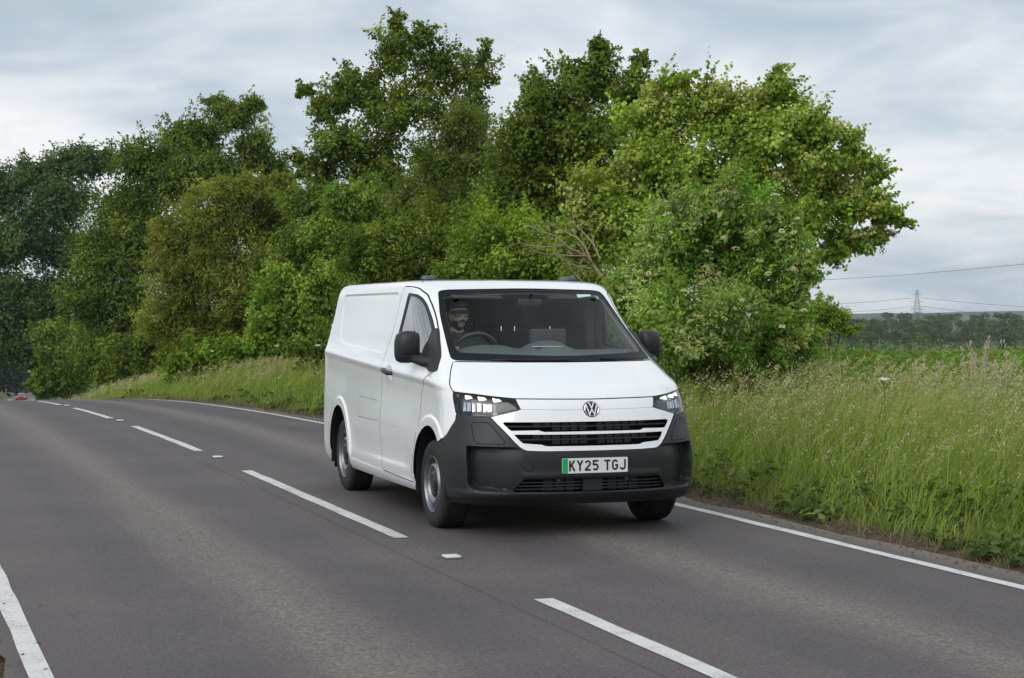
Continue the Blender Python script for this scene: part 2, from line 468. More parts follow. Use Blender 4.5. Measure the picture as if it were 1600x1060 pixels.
def outline(xf,hw,D,n,xr):
    th=np.linspace(0,math.pi/2,400)
    x=xf-D+D*np.cos(th)**(2/n);y=hw*np.sin(th)**(2/n)
    s=np.r_[0,np.cumsum(np.hypot(np.diff(x),np.diff(y)))]
    q=np.linspace(0,s[-1],NF+1);fx=np.interp(q,s,x);fy=np.interp(q,s,y)
    Dr=min(.15,hw)
    sx=np.linspace(xf-D,xr+Dr,NS+1)[1:];sy=np.full(NS,hw)
    x=xr+Dr-Dr*np.sin(th)**(2/2.6);y=(hw-Dr)+Dr*np.cos(th)**(2/2.6)
    s=np.r_[0,np.cumsum(np.hypot(np.diff(x),np.diff(y)))]
    q=np.linspace(0,s[-1],9)[1:];rx=np.interp(q,s,x);ry=np.interp(q,s,y)
    k=NR-8;bx=np.full(k,xr);by=np.linspace(hw-Dr,0,k+1)[1:]
    return np.r_[fx,sx,rx,bx],np.r_[fy,sy,ry,by]
def build():
    K=ROWS
    L=np.r_[0,np.cumsum(np.hypot(np.hypot(np.diff(K[:,0]),.6*np.diff(K[:,1])),np.diff(K[:,2])))]
    ks=[]
    for i in range(len(K)-1):
        m=max(2,int(np.ceil((L[i+1]-L[i])/.019)))
        ks+=list(np.linspace(L[i],L[i+1],m+1)[:-1])
    ks=np.array(ks+[L[-1]])
    R=pchip(L,K,ks)
    X=[];Y=[];Z=[]
    for z,xf,hw,D,n,xr in R:
        x,y=outline(xf,max(hw,.001),max(D,.001),n,xr)
        X.append(x);Y.append(y);Z.append(np.full(len(x),z))
    X=np.array(X);Y=np.array(Y);Z0=np.array(Z)
    # warp rows so that nominal z=1.10 follows the crease
    w=np.where(Z0<1.10,sstep(.45,1.10,Z0),1-sstep(1.10,1.75,Z0))
    sidew=sstep(.9,.2,X)*0+np.where(X<.5,1,sstep(.9,.5,X))
    Zw=Z0+(zcrease(X)-1.10)*w*sidew
    # plan taper to the rear
    tp=np.clip((-1.4-X)/2.6,0,1)
    tap=1-.062*tp**2
    side=sstep(.5,.85,Y/np.maximum(R[:,2:3],.3))
    Y=Y*tap
    # undercut below the crease
    t=zcrease(X)-Zw
    amp=sstep(.75,.15,X)*side*sstep(-4.0,-3.8,X)
    uc=-.018*sstep(0,.05,t)*(1-sstep(.12,.50,t))
    # lower scallop + sill
    sc=-.012*sstep(.40,.46,Zw)*(1-sstep(.50,.72,Zw))*sstep(-2.75,-2.4,X)*(1-sstep(-.75,-.4,X))*side
    Y=Y+uc*amp+sc
    return X,Y,Zw
VX, VY, HD = 0.30, 14.19, 0.3255
# van frame: x forward, y to the van's left, z up; origin on the road under the front axle
van = empty('delivery_van', (VX, VY, ZR0 - .006), HD - math.pi / 2)
tag(van, 'white panel van with dark grey front bumper driving on the road', 'van')
white = principled('white_paint', (.85, .875, .895), .28, 0, 1.0, .5, coat_rough=.012)
white.node_tree.nodes['Principled BSDF'].inputs['Coat IOR'].default_value = 1.7
bumperm = principled('grained_plastic', (.017, .0185, .0215), .46, 0, 0, .45, bump=(700, .25, .001))
black = principled('seam_black', (.006, .006, .007), .8, spec=.2)
gloss_black = principled('gloss_black', (.008, .009, .010), .12, spec=.5)
satin = principled('satin_black', (.014, .015, .017), .42)
trimg = principled('pale_trim', (.22, .245, .24), .7)
darktrim = principled('dark_trim', (.035, .040, .043), .65)
seatm = principled('seat_fabric', (.018, .020, .023), .9, spec=.2, var=(60, .15))
chrome = principled('chrome', (.82, .83, .85), .12, 1.0)
silver = principled('silver_steel', (.28, .29, .31), .38, .85)
rubber = principled('tyre_rubber', (.022, .021, .021), .72, spec=.35, var=(9, .25))
wsg = glass('windscreen_glass', (.92, .97, .96), .018, gr=.55)
sdg = glass('side_glass', (.34, .42, .39), .42)
fritm = principled('frit_black', (.007, .009, .011), .45, spec=.12)
lensg = glass('lamp_lens', (.95, .96, .97), .04)

vx_, vy_, vz_ = build()
nr, ncol = vx_.shape
full_x = np.concatenate([vx_, vx_[:, 1:][:, ::-1]], 1)          # right side first, then the mirrored left side
full_y = np.concatenate([-vy_, vy_[:, 1:][:, ::-1]], 1)
full_z = np.concatenate([vz_, vz_[:, 1:][:, ::-1]], 1)
# columns 0..ncol-1 run front centre -> rear centre on the right; then rear -> front on the left (closing on column 0)
full_x = full_x[:, :]; m = full_x.shape[1]
BV = np.stack([full_x, full_y, full_z], -1).reshape(-1, 3)
ii = np.arange(nr * m).reshape(nr, m)
jn_ = np.roll(ii, -1, 1)
q = np.stack([ii[:-1], ii[1:], jn_[1:], jn_[:-1]], -1).reshape(-1, 4)
BT = np.concatenate([q[:, [0, 1, 2]], q[:, [0, 2, 3]]])
# weld the doubled centre columns
key = np.round(BV * 1e5).astype(np.int64)
_, first, inv = np.unique(key, axis=0, return_index=True, return_inverse=True)
inv = inv.ravel()
BV = BV[first]; BT = inv[BT]
BT = BT[(BT[:, 0] != BT[:, 1]) & (BT[:, 1] != BT[:, 2]) & (BT[:, 2] != BT[:, 0])]
# make normals point outwards
def vnormals(V, Tn):
    a, b_, c = V[Tn[:, 0]], V[Tn[:, 1]], V[Tn[:, 2]]
    fn = np.cross(b_ - a, c - a); n = np.zeros_like(V)
    for k in range(3): np.add.at(n, Tn[:, k], fn)
    return n / np.maximum(np.linalg.norm(n, axis=1), 1e-12)[:, None]
_n = vnormals(BV, BT)
if np.sum(_n[:, 0] * (BV[:, 0] + 1.5) + _n[:, 1] * BV[:, 1]) < 0: BT = BT[:, ::-1]

def split(V, Tn, f):
    """insert vertices where the field f crosses zero; returns V,T and f on the new vertices (zeros)"""
    f = np.where(np.abs(f) < 2e-4, 0.0, f); s = np.sign(f).astype(int)
    ts = s[Tn]; cross = (ts.max(1) > 0) & (ts.min(1) < 0)
    keepT = Tn[~cross]; C = Tn[cross]
    if len(C) == 0: return V, Tn, f
    E = np.concatenate([C[:, [0, 1]], C[:, [1, 2]], C[:, [2, 0]]]); E = np.sort(E, 1)
    Eu, einv = np.unique(E[:, 0].astype(np.int64) * len(V) + E[:, 1], return_inverse=True)
    ea, eb = Eu // len(V), Eu % len(V)
    cr = s[ea] * s[eb] < 0
    newid = np.full(len(Eu), -1); newid[cr] = len(V) + np.arange(cr.sum())
    tt = (f[ea] / np.where(cr, f[ea] - f[eb], 1))[cr][:, None]
    NV = V[ea[cr]] * (1 - tt) + V[eb[cr]] * tt
    e = newid[einv.ravel()].reshape(3, -1).T          # new vertex on edges 01,12,20 or -1
    out = [keepT]
    ncut = (e >= 0).sum(1)
    # two cuts: a lone vertex is opposite to the uncut edge
    for k in range(3):
        a_, b_, c_ = k, (k + 1) % 3, (k + 2) % 3       # lone vertex a: edges ab, ca are cut, bc not
        mk = (ncut == 2) & (e[:, b_] < 0)
        A, B, Cc = C[mk, a_], C[mk, b_], C[mk, c_]; p, q_ = e[mk, a_], e[mk, c_]
        out += [np.stack([A, p, q_], 1), np.stack([p, B, Cc], 1), np.stack([p, Cc, q_], 1)]
        # one cut: vertex a has field 0, edge bc is cut
        mk = (ncut == 1) & (e[:, b_] >= 0)
        A, B, Cc = C[mk, a_], C[mk, b_], C[mk, c_]; p = e[mk, b_]
        out += [np.stack([A, B, p], 1), np.stack([A, p, Cc], 1)]
    return np.concatenate([V, NV]), np.concatenate(out), np.r_[f, np.zeros(cr.sum())]
def psdf(P, poly):
    """signed distance to polygon, positive inside"""
    poly = np.asarray(poly, float); d = np.full(len(P), 1e9); ins = np.zeros(len(P), bool)
    for a, b_ in zip(poly, np.roll(poly, -1, 0)):
        e = b_ - a; wv = P - a
        h = np.clip((wv @ e) / (e @ e), 0, 1)
        d = np.minimum(d, ((wv - h[:, None] * e) ** 2).sum(1))
        c = ((a[1] <= P[:, 1]) & (P[:, 1] < b_[1])) | ((b_[1] <= P[:, 1]) & (P[:, 1] < a[1]))
        with np.errstate(divide='ignore', invalid='ignore'):
            xi = a[0] + (P[:, 1] - a[1]) / (b_[1] - a[1]) * e[0]
        ins ^= c & (P[:, 0] < xi)
    return np.where(ins, 1, -1) * np.sqrt(d)
def rnd(poly, r=.02, k=4):
    """round the corners of a polygon"""
    poly = [np.array(p, float) for p in poly]; out = []
    for i, p in enumerate(poly):
        a, b_ = poly[i - 1] - p, poly[(i + 1) % len(poly)] - p
        la, lb = np.linalg.norm(a), np.linalg.norm(b_); rr = min(r, la * .45, lb * .45)
        p0, p1 = p + a / la * rr, p + b_ / lb * rr
        for j in range(k + 1):
            u = j / k; out.append((1 - u) ** 2 * p0 + 2 * u * (1 - u) * p + u * u * p1)
    return np.array(out)
# -- outlines. S: (x,z) on the sides, F: (angle*.95, z) round the nose, W: (|y|,z) on the screen
AX = .95
def cF(V): return np.stack([np.arctan2(np.abs(V[:, 1]), V[:, 0] + .2) * AX, V[:, 2]], 1)
def cS(V): return V[:, [0, 2]]
def cW(V): return np.stack([np.abs(V[:, 1]), V[:, 2]], 1)
def fp(pts): return [(a * AX, z) for a, z in pts]
P_LAMP = rnd(fp([(.987, 1.073), (.806, 1.061), (.664, 1.045), (.518, 1.031), (.476, .953), (.663, .898), (.774, .903), (.919, .912)]), .012)
P_BUMP = rnd(fp([(-.4, .643), (.325, .648), (.436, .653), (.474, .681), (.557, .782), (.663, .898), (.774, .903), (.919, .912), (.918, .867), (.996, .755), (1.083, .698), (1.35, .62), (1.35, .1), (-.4, .1)]), .012)
P_FRAME = rnd(fp([(-.4, .942), (.476, .953), (.663, .898), (.557, .782), (.474, .681), (.436, .653), (.325, .648), (-.4, .643)]), .01)
P_PANEL = rnd(fp([(-.4, 1.019), (.518, 1.031), (.476, .953), (-.4, .942)]), .006)
P_BONNET = rnd(fp([(-.4, 1.019), (.518, 1.031), (.664, 1.045), (.806, 1.061), (.987, 1.073), (1.136, 1.204), (1.235, 1.293), (.9, 1.292), (-.4, 1.289)]), .012)
P_GRUP = rnd(fp([(-.4, .861), (.587, .861), (.529, .798), (.353, .802), (.335, .789), (-.4, .791)]), .006)
P_GRLO = rnd(fp([(-.4, .766), (.510, .772), (.453, .707), (.334, .697), (.316, .685), (-.4, .681)]), .006)
P_GRBT = rnd(fp([(-.4, .445), (.445, .446), (.523, .353), (-.4, .340)]), .012)
P_POCK = rnd(fp([(.795, .684), (.780, .389), (.745, .362), (.560, .350), (.40, .338), (.40, .470), (.46, .676)]), .02)
P_FLAP = rnd(fp([(.785, .853), (.664, .858), (.545, .700), (.742, .700)]), .025)
P_WSO = rnd([(-.3, 1.867), (.081, 1.866), (.634, 1.856), (.711, 1.845), (.759, 1.671), (.787, 1.517), (.826, 1.306), (.776, 1.303), (.288, 1.298), (-.3, 1.296)], .028)
P_WSI = rnd([(-.3, 1.850), (.089, 1.849), (.546, 1.836), (.692, 1.815), (.735, 1.600), (.752, 1.50), (.772, 1.363), (.689, 1.359), (.11, 1.338), (-.3, 1.336)], .04)
P_DOOR = rnd([(-1.235, 1.892), (-1.292, 1.713), (-1.346, 1.521), (-1.462, 1.343), (-1.495, 1.261), (-1.512, 1.069), (-1.495, .576), (-1.42, .335), (-.47, .315), (-.425, .47), (-.345, .62), (-.291, .826), (-.269, 1.044), (-.14, 1.159), (.030, 1.222), (-.070, 1.318), (-.198, 1.418), (-.346, 1.531), (-.547, 1.679), (-.741, 1.818), (-.89, 1.873), (-1.007, 1.886)], .03)
P_DWIN = rnd([(-1.045, 1.832), (-.845, 1.818), (-.757, 1.788), (-.680, 1.742), (-.482, 1.602), (-.115, 1.338), (-.271, 1.318), (-1.225, 1.372), (-1.165, 1.52)], .025)
P_DWII = rnd([(-1.010, 1.812), (-.850, 1.800), (-.765, 1.770), (-.690, 1.727), (-.495, 1.587), (-.190, 1.362), (-.271, 1.342), (-1.175, 1.394), (-1.120, 1.52)], .03)
P_CARGO = rnd([(-3.47, 1.845), (-3.50, 1.76), (-3.43, 1.50), (-3.30, 1.40), (-3.15, 1.372), (-1.62, 1.318), (-1.54, 1.34), (-1.40, 1.70), (-1.36, 1.846)], .05)
P_FUEL = rnd([(-2.33, .742), (-2.33, .925), (-1.58, .915), (-1.56, .745)], .06)
ARCH = [(.02, .385, .412), (-3.115, .39, .415)]
SIDE = lambda V: np.abs(V[:, 1]) > .62
FRONT = lambda V: V[:, 0] > -.05
def fld(V, kind):
    """all outline fields, masked to where they make sense"""
    if kind == 'S': return cS(V), np.abs(V[:, 1]) > .62
    if kind == 'F': return cF(V), V[:, 0] > -.02
    if kind == 'W': return cW(V), (V[:, 0] > -1.15) & (V[:, 2] > 1.2)
FIELDS = {}
def F_of(V, name):
    kind, poly = FIELDS[name]
    if name.startswith('arch'):
        cx_, cz_, r_ = poly
        f = r_ - np.hypot(V[:, 0] - cx_, V[:, 2] - cz_); f = np.where(V[:, 2] < cz_, r_ - np.abs(V[:, 0] - cx_), f)
        return np.where(np.abs(V[:, 1]) > .5, f, -1.0)
    P, mk = fld(V, kind)
    return np.where(mk, psdf(P, poly), -.5)
FIELDS.update(lamp=('F', P_LAMP), bump=('F', P_BUMP), frame=('F', P_FRAME), panel=('F', P_PANEL), bonnet=('F', P_BONNET), grup=('F', P_GRUP), grlo=('F', P_GRLO),
              grbt=('F', P_GRBT), pock=('F', P_POCK), flap=('F', P_FLAP), wso=('W', P_WSO), wsi=('W', P_WSI), door=('S', P_DOOR), dwin=('S', P_DWIN), dwii=('S', P_DWII),
              cargo=('S', P_CARGO), fuel=('S', P_FUEL), arch0=('S', ARCH[0]), arch1=('S', ARCH[1]))
V, TT = BV, BT
GAP = .0038
offs = {'arch0': [0, -.070, -.082], 'arch1': [0, -.070, -.082], 'wso': [0, -.004], 'wsi': [0], 'dwin': [0, -.004], 'dwii': [0], 'door': [-GAP, GAP], 'bonnet': [-GAP, GAP],
        'panel': [-.0012, .0012], 'bump': [-GAP * .6, GAP * .6], 'lamp': [0, -.004], 'frame': [0], 'grup': [0, -.010], 'grlo': [0, -.010], 'grbt': [0, -.012], 'pock': [0, .016], 'flap': [-.002, .002],
        'cargo': [0, .022], 'fuel': [-.0016, .0016]}
for nme, lv in offs.items():
    for o_ in lv:
        V, TT, _ = split(V, TT, F_of(V, nme) - o_)
FV = {k: F_of(V, k) for k in FIELDS}
NV0 = vnormals(V, TT)
VF0 = V.copy()
# relief: flared arch bands, pressed cargo panel, bumper skin, pockets, handle bowl
sgn = np.sign(V[:, 1])
def sm(a, b_, x):
    tt_ = np.clip((x - a) / (b_ - a), 0, 1); return tt_ * tt_ * (3 - 2 * tt_)
V = V.copy()
for nme in ('arch0', 'arch1'):
    cx_, cz_, r_ = FIELDS[nme][1]
    band = sm(-.082, -.070, FV[nme]) * sm(.30, .42, V[:, 2]) * (np.abs(V[:, 1]) > .6)
    band = band * (FV['bump'] < .0)
    V[:, 1] += sgn * .013 * band
V[:, 1] -= sgn * .007 * sm(0, .022, FV['cargo'])
bmask = sm(-GAP, GAP, FV['bump'])
V += NV0 * (.007 * bmask)[:, None]
ang = np.arctan2(np.abs(V[:, 1]), V[:, 0] + .2)
pd = sm(0, .016, FV['pock']) * sm(.42, .74, ang)
V[:, 0] -= .085 * pd; V[:, 1] -= sgn * .045 * pd
# shelf under the plate and lip along the chin
shelf = sm(.50, .475, V[:, 2]) * sm(.44, .465, V[:, 2]) * bmask * (ang < .46)
V[:, 0] += .010 * shelf
lip = sm(.36, .335, V[:, 2]) * sm(.27, .30, V[:, 2]) * bmask * (V[:, 0] > .2)
V[:, 0] += .022 * lip
hx, hz = -1.25, 1.172
bowl = np.clip(1 - (((V[:, 0] - hx - .01) / .085) ** 2 + ((V[:, 2] - hz) / .055) ** 2), 0, 1) * (np.abs(V[:, 1]) > .7)
V[:, 1] -= sgn * .016 * np.sqrt(bowl)
VN = vnormals(V, TT)
tm = {k: f[TT].mean(1) for k, f in FV.items()}
cen = V[TT].mean(1)
part_of = np.full(len(TT), 'body', dtype=object)
def setp(mask, name): part_of[mask] = name
setp((tm['door'] > 0) & (cen[:, 1] < 0), 'doorR'); setp((tm['door'] > 0) & (cen[:, 1] > 0), 'doorL')
setp(tm['fuel'] > 0, 'fuelR'); setp((tm['fuel'] > 0) & (cen[:, 1] > 0), 'body')
setp(tm['bonnet'] > 0, 'bonnet'); setp(tm['panel'] > 0, 'panel'); setp(tm['frame'] > 0, 'frame'); setp(tm['bump'] > 0, 'bumper')
setp(tm['flap'] > 0, 'bumper')
setp((tm['lamp'] > 0) & (cen[:, 1] < 0), 'lampR'); setp((tm['lamp'] > 0) & (cen[:, 1] > 0), 'lampL')
setp(tm['wso'] > 0, 'wsb'); setp(tm['wsi'] > 0, 'wsg')
for s_, sd_ in ((-1, 'R'), (1, 'L')):
    k = cen[:, 1] * s_ > 0
    setp((tm['dwin'] > 0) & k, 'dwb' + sd_); setp((tm['dwii'] > 0) & k, 'dwg' + sd_)
void = (tm['arch0'] > 0) | (tm['arch1'] > 0) | (tm['grup'] > 0) | (tm['grlo'] > 0) | (tm['grbt'] > 0)
seam = (np.abs(tm['door']) < GAP) | (np.abs(tm['bonnet']) < GAP) | (np.abs(tm['panel']) < .0012) | ((np.abs(tm['bump']) < GAP * .6)) | ((np.abs(tm['flap']) < .002)) | ((np.abs(tm['fuel']) < .0016) & (cen[:, 1] < 0))
seam |= ((tm['wso'] > -.004) & (tm['wso'] < 0)) | ((tm['dwin'] > -.004) & (tm['dwin'] < 0)) | ((tm['lamp'] > -.004) & (tm['lamp'] < 0) & (tm['bump'] < 0))
vis = ~void & ~seam
def sub(mask, off=0.0, Vs=None, Ns=None):
    Vs = V if Vs is None else Vs; Ns = VN if Ns is None else Ns
    t_ = TT[mask]; u, iv = np.unique(t_, return_inverse=True)
    return Vs[u] + Ns[u] * off, iv.reshape(-1, 3), Ns[u]
def vpart(name, key, mat, parent=van, off=0.0, extra=None):
    mk = (part_of == key) & vis
    if extra is not None: mk &= extra
    v_, t_, n_ = sub(mk, off)
    return npmesh(name, v_, t_, mat, parent, normals=n_)
body = vpart('body', 'body', white)
bonnet = vpart('bonnet', 'bonnet', white)
npanel = vpart('front_panel', 'panel', white)
gframe = vpart('grille_frame', 'frame', white, off=.002)
bumper = vpart('front_bumper', 'bumper', bumperm)
fuel = vpart('fuel_flap', 'fuelR', white)
wsb = vpart('windscreen', 'wsg', wsg, off=-.003)
wsbord = vpart('windscreen_border', 'wsb', fritm, wsb, off=-.003)
doors = {}
for sd_ in 'RL':
    d_ = vpart('front_door', 'door' + sd_, white); doors[sd_] = d_
    vpart('door_window', 'dwg' + sd_, sdg, d_, off=-.008)
    vpart('window_seal', 'dwb' + sd_, satin, d_, off=-.004)
# dark backing behind every seam and inner cabin lining
near = (np.abs(tm['door']) < .03) | (np.abs(tm['bonnet']) < .03) | (np.abs(tm['panel']) < .02) | (np.abs(tm['bump']) < .025) | (np.abs(tm['flap']) < .02) | (np.abs(tm['fuel']) < .02) | (np.abs(tm['wso']) < .012) | ((np.abs(tm['dwin']) < .012))
near &= ~void & (tm['wsi'] < -.004) & (tm['dwii'] < -.004)
near &= (tm['lamp'] < .006)
v_, t_, n_ = sub(near, -.014); npmesh('seam_backing', v_, t_, black, van)
cab = (cen[:, 0] > -1.75) & (cen[:, 2] > 1.05) & (tm['wsi'] < -.002) & (tm['dwii'] < -.002) & (cen[:, 0] < .45)
v_, t_, n_ = sub(cab, -.034); npmesh('cabin_lining', v_, t_, trimg, van)
# wheel housings
for (cx_, cz_, r_) in ARCH:
    for s_ in (-1, 1):
        mb = MB(); prof = []
        for k in range(25):
            a = math.pi * k / 24
            prof.append((cx_ + (r_ + .001) * math.cos(a), cz_ + (r_ + .001) * math.sin(a)))
        prof = [(cx_ + r_ + .001, .24)] + prof + [(cx_ - r_ - .001, .24)]
        yo, yi = s_ * (.994 if cx_ > -1 else .958), s_ * .58
        Vv = [(x, yo, z) for x, z in prof] + [(x, yi, z) for x, z in prof]; n = len(prof)
        mb.add(Vv, [(i, i + 1, i + 1 + n, i + n) for i in range(n - 1)] + [tuple(range(n, 2 * n))])
        mb.build('wheel_housing', satin, van)
mb = MB(); mb.box((-1.55, 0, .36), (4.3, 1.16, .22)); mb.box((-1.55, 0, .33), (2.2, 1.80, .10)); mb.box((.55, 0, .34), (.5, 1.3, .16)); mb.box((-3.75, 0, .36), (.3, 1.5, .16))
mb.build('underbody', black, van, smooth=False)
# -- helpers on the body surface
def nose(yv, z):
    """x of the body surface at (y,z) on the nose"""
    k = (V[:, 0] > -.9) & (np.abs(VF0[:, 2] - z) < .05)
    d = (np.abs(V[k, 1]) - abs(yv)) ** 2 + (V[k, 2] - z) ** 2 + (V[k, 0] < -.0) * .05
    return float(VF0[k][d.argmin(), 0])
def flank(x, z):
    k = (np.abs(VF0[:, 2] - z) < .04) & (np.abs(VF0[:, 0] - x) < .04) & (VF0[:, 1] > 0)
    d = (VF0[k, 0] - x) ** 2 + (VF0[k, 2] - z) ** 2
    return float(VF0[k][d.argmin(), 1])
# -- grille: dark cavity behind the frame with cross bars and fins
def nose_strip(name, z0, z1, a1, depth, mat, parent, thick=.0, n=40, a0=None, tilt=0.0):
    """horizontal blade following the plan of the nose between angles -a1..a1"""
    Vv = []; F = []
    an = np.linspace(-a1 if a0 is None else a0, a1, n)
    for a in an:
        # radius of the nose at this angle and height
        k = (np.abs(VF0[:, 2] - (z0 + z1) / 2) < .02) & (VF0[:, 0] > .0)
        P_ = VF0[k]; aa = np.arctan2(P_[:, 1], P_[:, 0] + .2); j = np.abs(aa - a).argmin(); r_ = math.hypot(P_[j, 0] + .2, P_[j, 1])
        for dz, dr in ((z1, -depth - tilt), (z1, -depth - thick - tilt), (z0, -depth - thick), (z0, -depth)):
            Vv.append((-.2 + (r_ + dr) * math.cos(a), (r_ + dr) * math.sin(a), dz))
    for i in range(n - 1):
        for k in range(4):
            F.append((i * 4 + k, i * 4 + (k + 1) % 4, i * 4 + 4 + (k + 1) % 4, i * 4 + 4 + k))
    F += [(0, 1, 2, 3), tuple((n - 1) * 4 + k for k in (3, 2, 1, 0))]
    mb = MB(); mb.add(Vv, F); return mb.build(name, mat, parent, angle=30)
gdark = principled('grille_black', (.012, .013, .015), .5)
gbar = principled('grille_bar_plastic', (.030, .032, .035), .38)
nose_strip('grille_cavity', .665, .880, .62, .075, black, gframe, .02)
nose_strip('grille_cavity', .330, .460, .54, .085, black, bumper, .02)
nose_strip('grille_slat', .824, .833, .56, .016, gbar, gframe, .03)
nose_strip('grille_slat', .728, .737, .485, .016, gbar, gframe, .03)
for zc, amax in ((.812, .30), (.845, .44), (.714, .28), (.752, .38)):
    for k in range(-6, 7):
        if k == 0 or abs(k) * .062 > amax: continue
        nose_strip('grille_fin', zc - .014, zc + .012, k * .062 + .026, .030, gdark, gframe, .014, 4, k * .062 - .024)
for zc in (.367, .392, .417):
    nose_strip('grille_slat', zc - .004, zc + .004, .50, .022, gbar, bumper, .03)
nose_strip('radar_cover', .350, .438, .068, .006, bumperm, bumper, .03, 8)
for k in (-4, -3, -2, 2, 3, 4):
    nose_strip('grille_fin', .352, .436, k * .075 + .03, .040, gdark, bumper, .01, 4, k * .075 - .03)
for a in (-.27, .27):
    x_ = nose(.27, .44); mb = MB(); mb.lathe([(0, .012), (.011, .012), (.013, .0), (.013, -.05)], 16, 'x', (x_ - .022, a, .435)); mb.build('parking_sensor', principled('sensor', (.10, .105, .11), .4), bumper)
for yv, z, r_ in ((-.50, .537, .032), (-.74, .385, .012), (.74, .385, .012)):
    x_ = nose(yv, z); mb = MB()
    # round cap set in the bumper skin with a fine groove
    a = math.atan2(abs(yv), x_ + .2) * .62 * (1 if yv > 0 else -1)
    mb.lathe([(0, .010), (r_ * .96, .010), (r_ * .97, .006)], 28, 'x', (0, 0, 0)); o = mb.build('tow_eye_cap' if r_ > .02 else 'parking_sensor', bumperm, bumper)
    o.location = (x_ - (.002 if r_ > .02 else .05), yv + (0 if r_ > .02 else .02 * (1 if yv < 0 else -1)), z); o.rotation_euler = (0, 0, a)
    if r_ > .02:
        mb = MB(); mb.lathe([(r_ * .95, .0085), (r_ * 1.06, .0085)], 28, 'x'); g = mb.build('groove', black, o)
# -- number plate with raised characters
platem = principled('plate_white', (.78, .78, .77), .35); greenm = principled('plate_green', (.0, .42, .13), .4); inkm = principled('plate_ink', (.006, .006, .008), .5)
px_ = nose(0, .54) + .012
plate = MB(); plate.extrude(rnd([(-.26, -.0555), (.26, -.0555), (.26, .0555), (-.26, .0555)], .008), .006, lambda u, v, w_: (px_ + w_, u, .540 + v)); plate = plate.build('number_plate', platem, van)
mb = MB(); mb.extrude(rnd([(-.2585, -.054), (-.216, -.054), (-.216, .054), (-.2585, .054)], .004), .0012, lambda u, v, w_: (px_ + .0062 + w_, u, .540 + v)); mb.build('green_band', greenm, plate)
def stroke(mb, pts, wd, fn, h):
    pts = [np.array(p, float) for p in pts]
    L = []; Rr = []
    for i, p in enumerate(pts):
        d0 = pts[i] - pts[i - 1] if i > 0 else pts[1] - pts[0]
        d1 = pts[i + 1] - pts[i] if i < len(pts) - 1 else d0
        n0 = np.array((-d0[1], d0[0])) / np.linalg.norm(d0); n1 = np.array((-d1[1], d1[0])) / np.linalg.norm(d1)
        mm = n0 + n1; mm /= max(np.linalg.norm(mm), 1e-6); k = 1 / max(.45, float(mm @ n0))
        L.append(p + mm * wd / 2 * k); Rr.append(p - mm * wd / 2 * k)
    for i in range(len(pts) - 1):
        mb.extrude([L[i], L[i + 1], Rr[i + 1], Rr[i]], h, fn)
def arc(cx_, cy_, rx, ry, a0, a1, n=10):
    return [(cx_ + rx * math.cos(R(a0 + (a1 - a0) * i / n)), cy_ + ry * math.sin(R(a0 + (a1 - a0) * i / n))) for i in range(n + 1)]
wv, hv = .018, .0325       # half width and half height of the stroke centre lines
GL = {'K': [[(-wv, hv + .007), (-wv, -hv - .007)], [(wv, hv + .007), (-wv + .004, -.004)], [(-wv + .012, .006), (wv + .002, -hv - .007)]],
      'Y': [[(-wv - .002, hv + .007), (0, .002)], [(wv + .002, hv + .007), (0, .002)], [(0, .006), (0, -hv - .007)]],
      '2': [arc(0, hv - .018, wv, .018, 165, -25, 10) + [(-wv, -hv + .002), (-wv, -hv)] , [(-wv - .006, -hv), (wv + .006, -hv)]],
      '5': [[(wv + .004, hv), (-wv + .002, hv)], [(-wv + .003, hv + .007), (-wv + .001, .002)], [(-wv + .001, .004)] + arc(0, -hv + .020, wv, .020, 120, -150, 12)],
      'T': [[(-wv - .007, hv), (wv + .007, hv)], [(0, hv), (0, -hv - .007)]],
      'G': [arc(0, hv - .018, wv, .018, 20, 180, 8) + arc(0, -hv + .018, wv, .018, 180, 360, 8) + [(wv, -.002)], [(wv + .007, -.002), (.001, -.002)]],
      'J': [[(wv, hv + .007), (wv, -hv + .018)] + arc(0, -hv + .018, wv, .018, 0, -170, 9)[1:]]}
xc = -.182
for ch in 'KY25 TGJ':
    if ch == ' ': xc += .032; continue
    mb = MB()
    for st_ in GL[ch]: stroke(mb, st_, .0135, lambda u, v, w_: (px_ + .0062 + w_, u + xc, .540 + v), .0012)
    mb.build('plate_character', inkm, plate, smooth=False)
    xc += .0615
# -- round emblem
bx_ = nose(0, .955) + .002
emb = MB(); emb.lathe([(0, .008), (.056, .008), (.062, .004), (.064, -.006)], 40, 'x'); emb = emb.build('emblem', gloss_black, van)
emb.location = (bx_, 0, .951); emb.rotation_euler = (0, R(-15), 0)
mb = MB(); mb.lathe([(.0505, .010), (.0545, .012), (.0575, .010), (.056, .006), (.0505, .006)], 40, 'x'); mb.build('ring', chrome, emb)
fn = lambda u, v, w_: (.009 + w_, u * .0525, v * .0525)
mb = MB(); stroke(mb, [(-.36, .93), (0, .10), (.36, .93)], .19, fn, .003); mb.build('letter', chrome, emb, smooth=False)
mb = MB(); stroke(mb, [(-.80, .58), (-.37, -.80), (0, -.03), (.37, -.80), (.80, .58)], .185, fn, .003); mb.build('letter', chrome, emb, smooth=False)
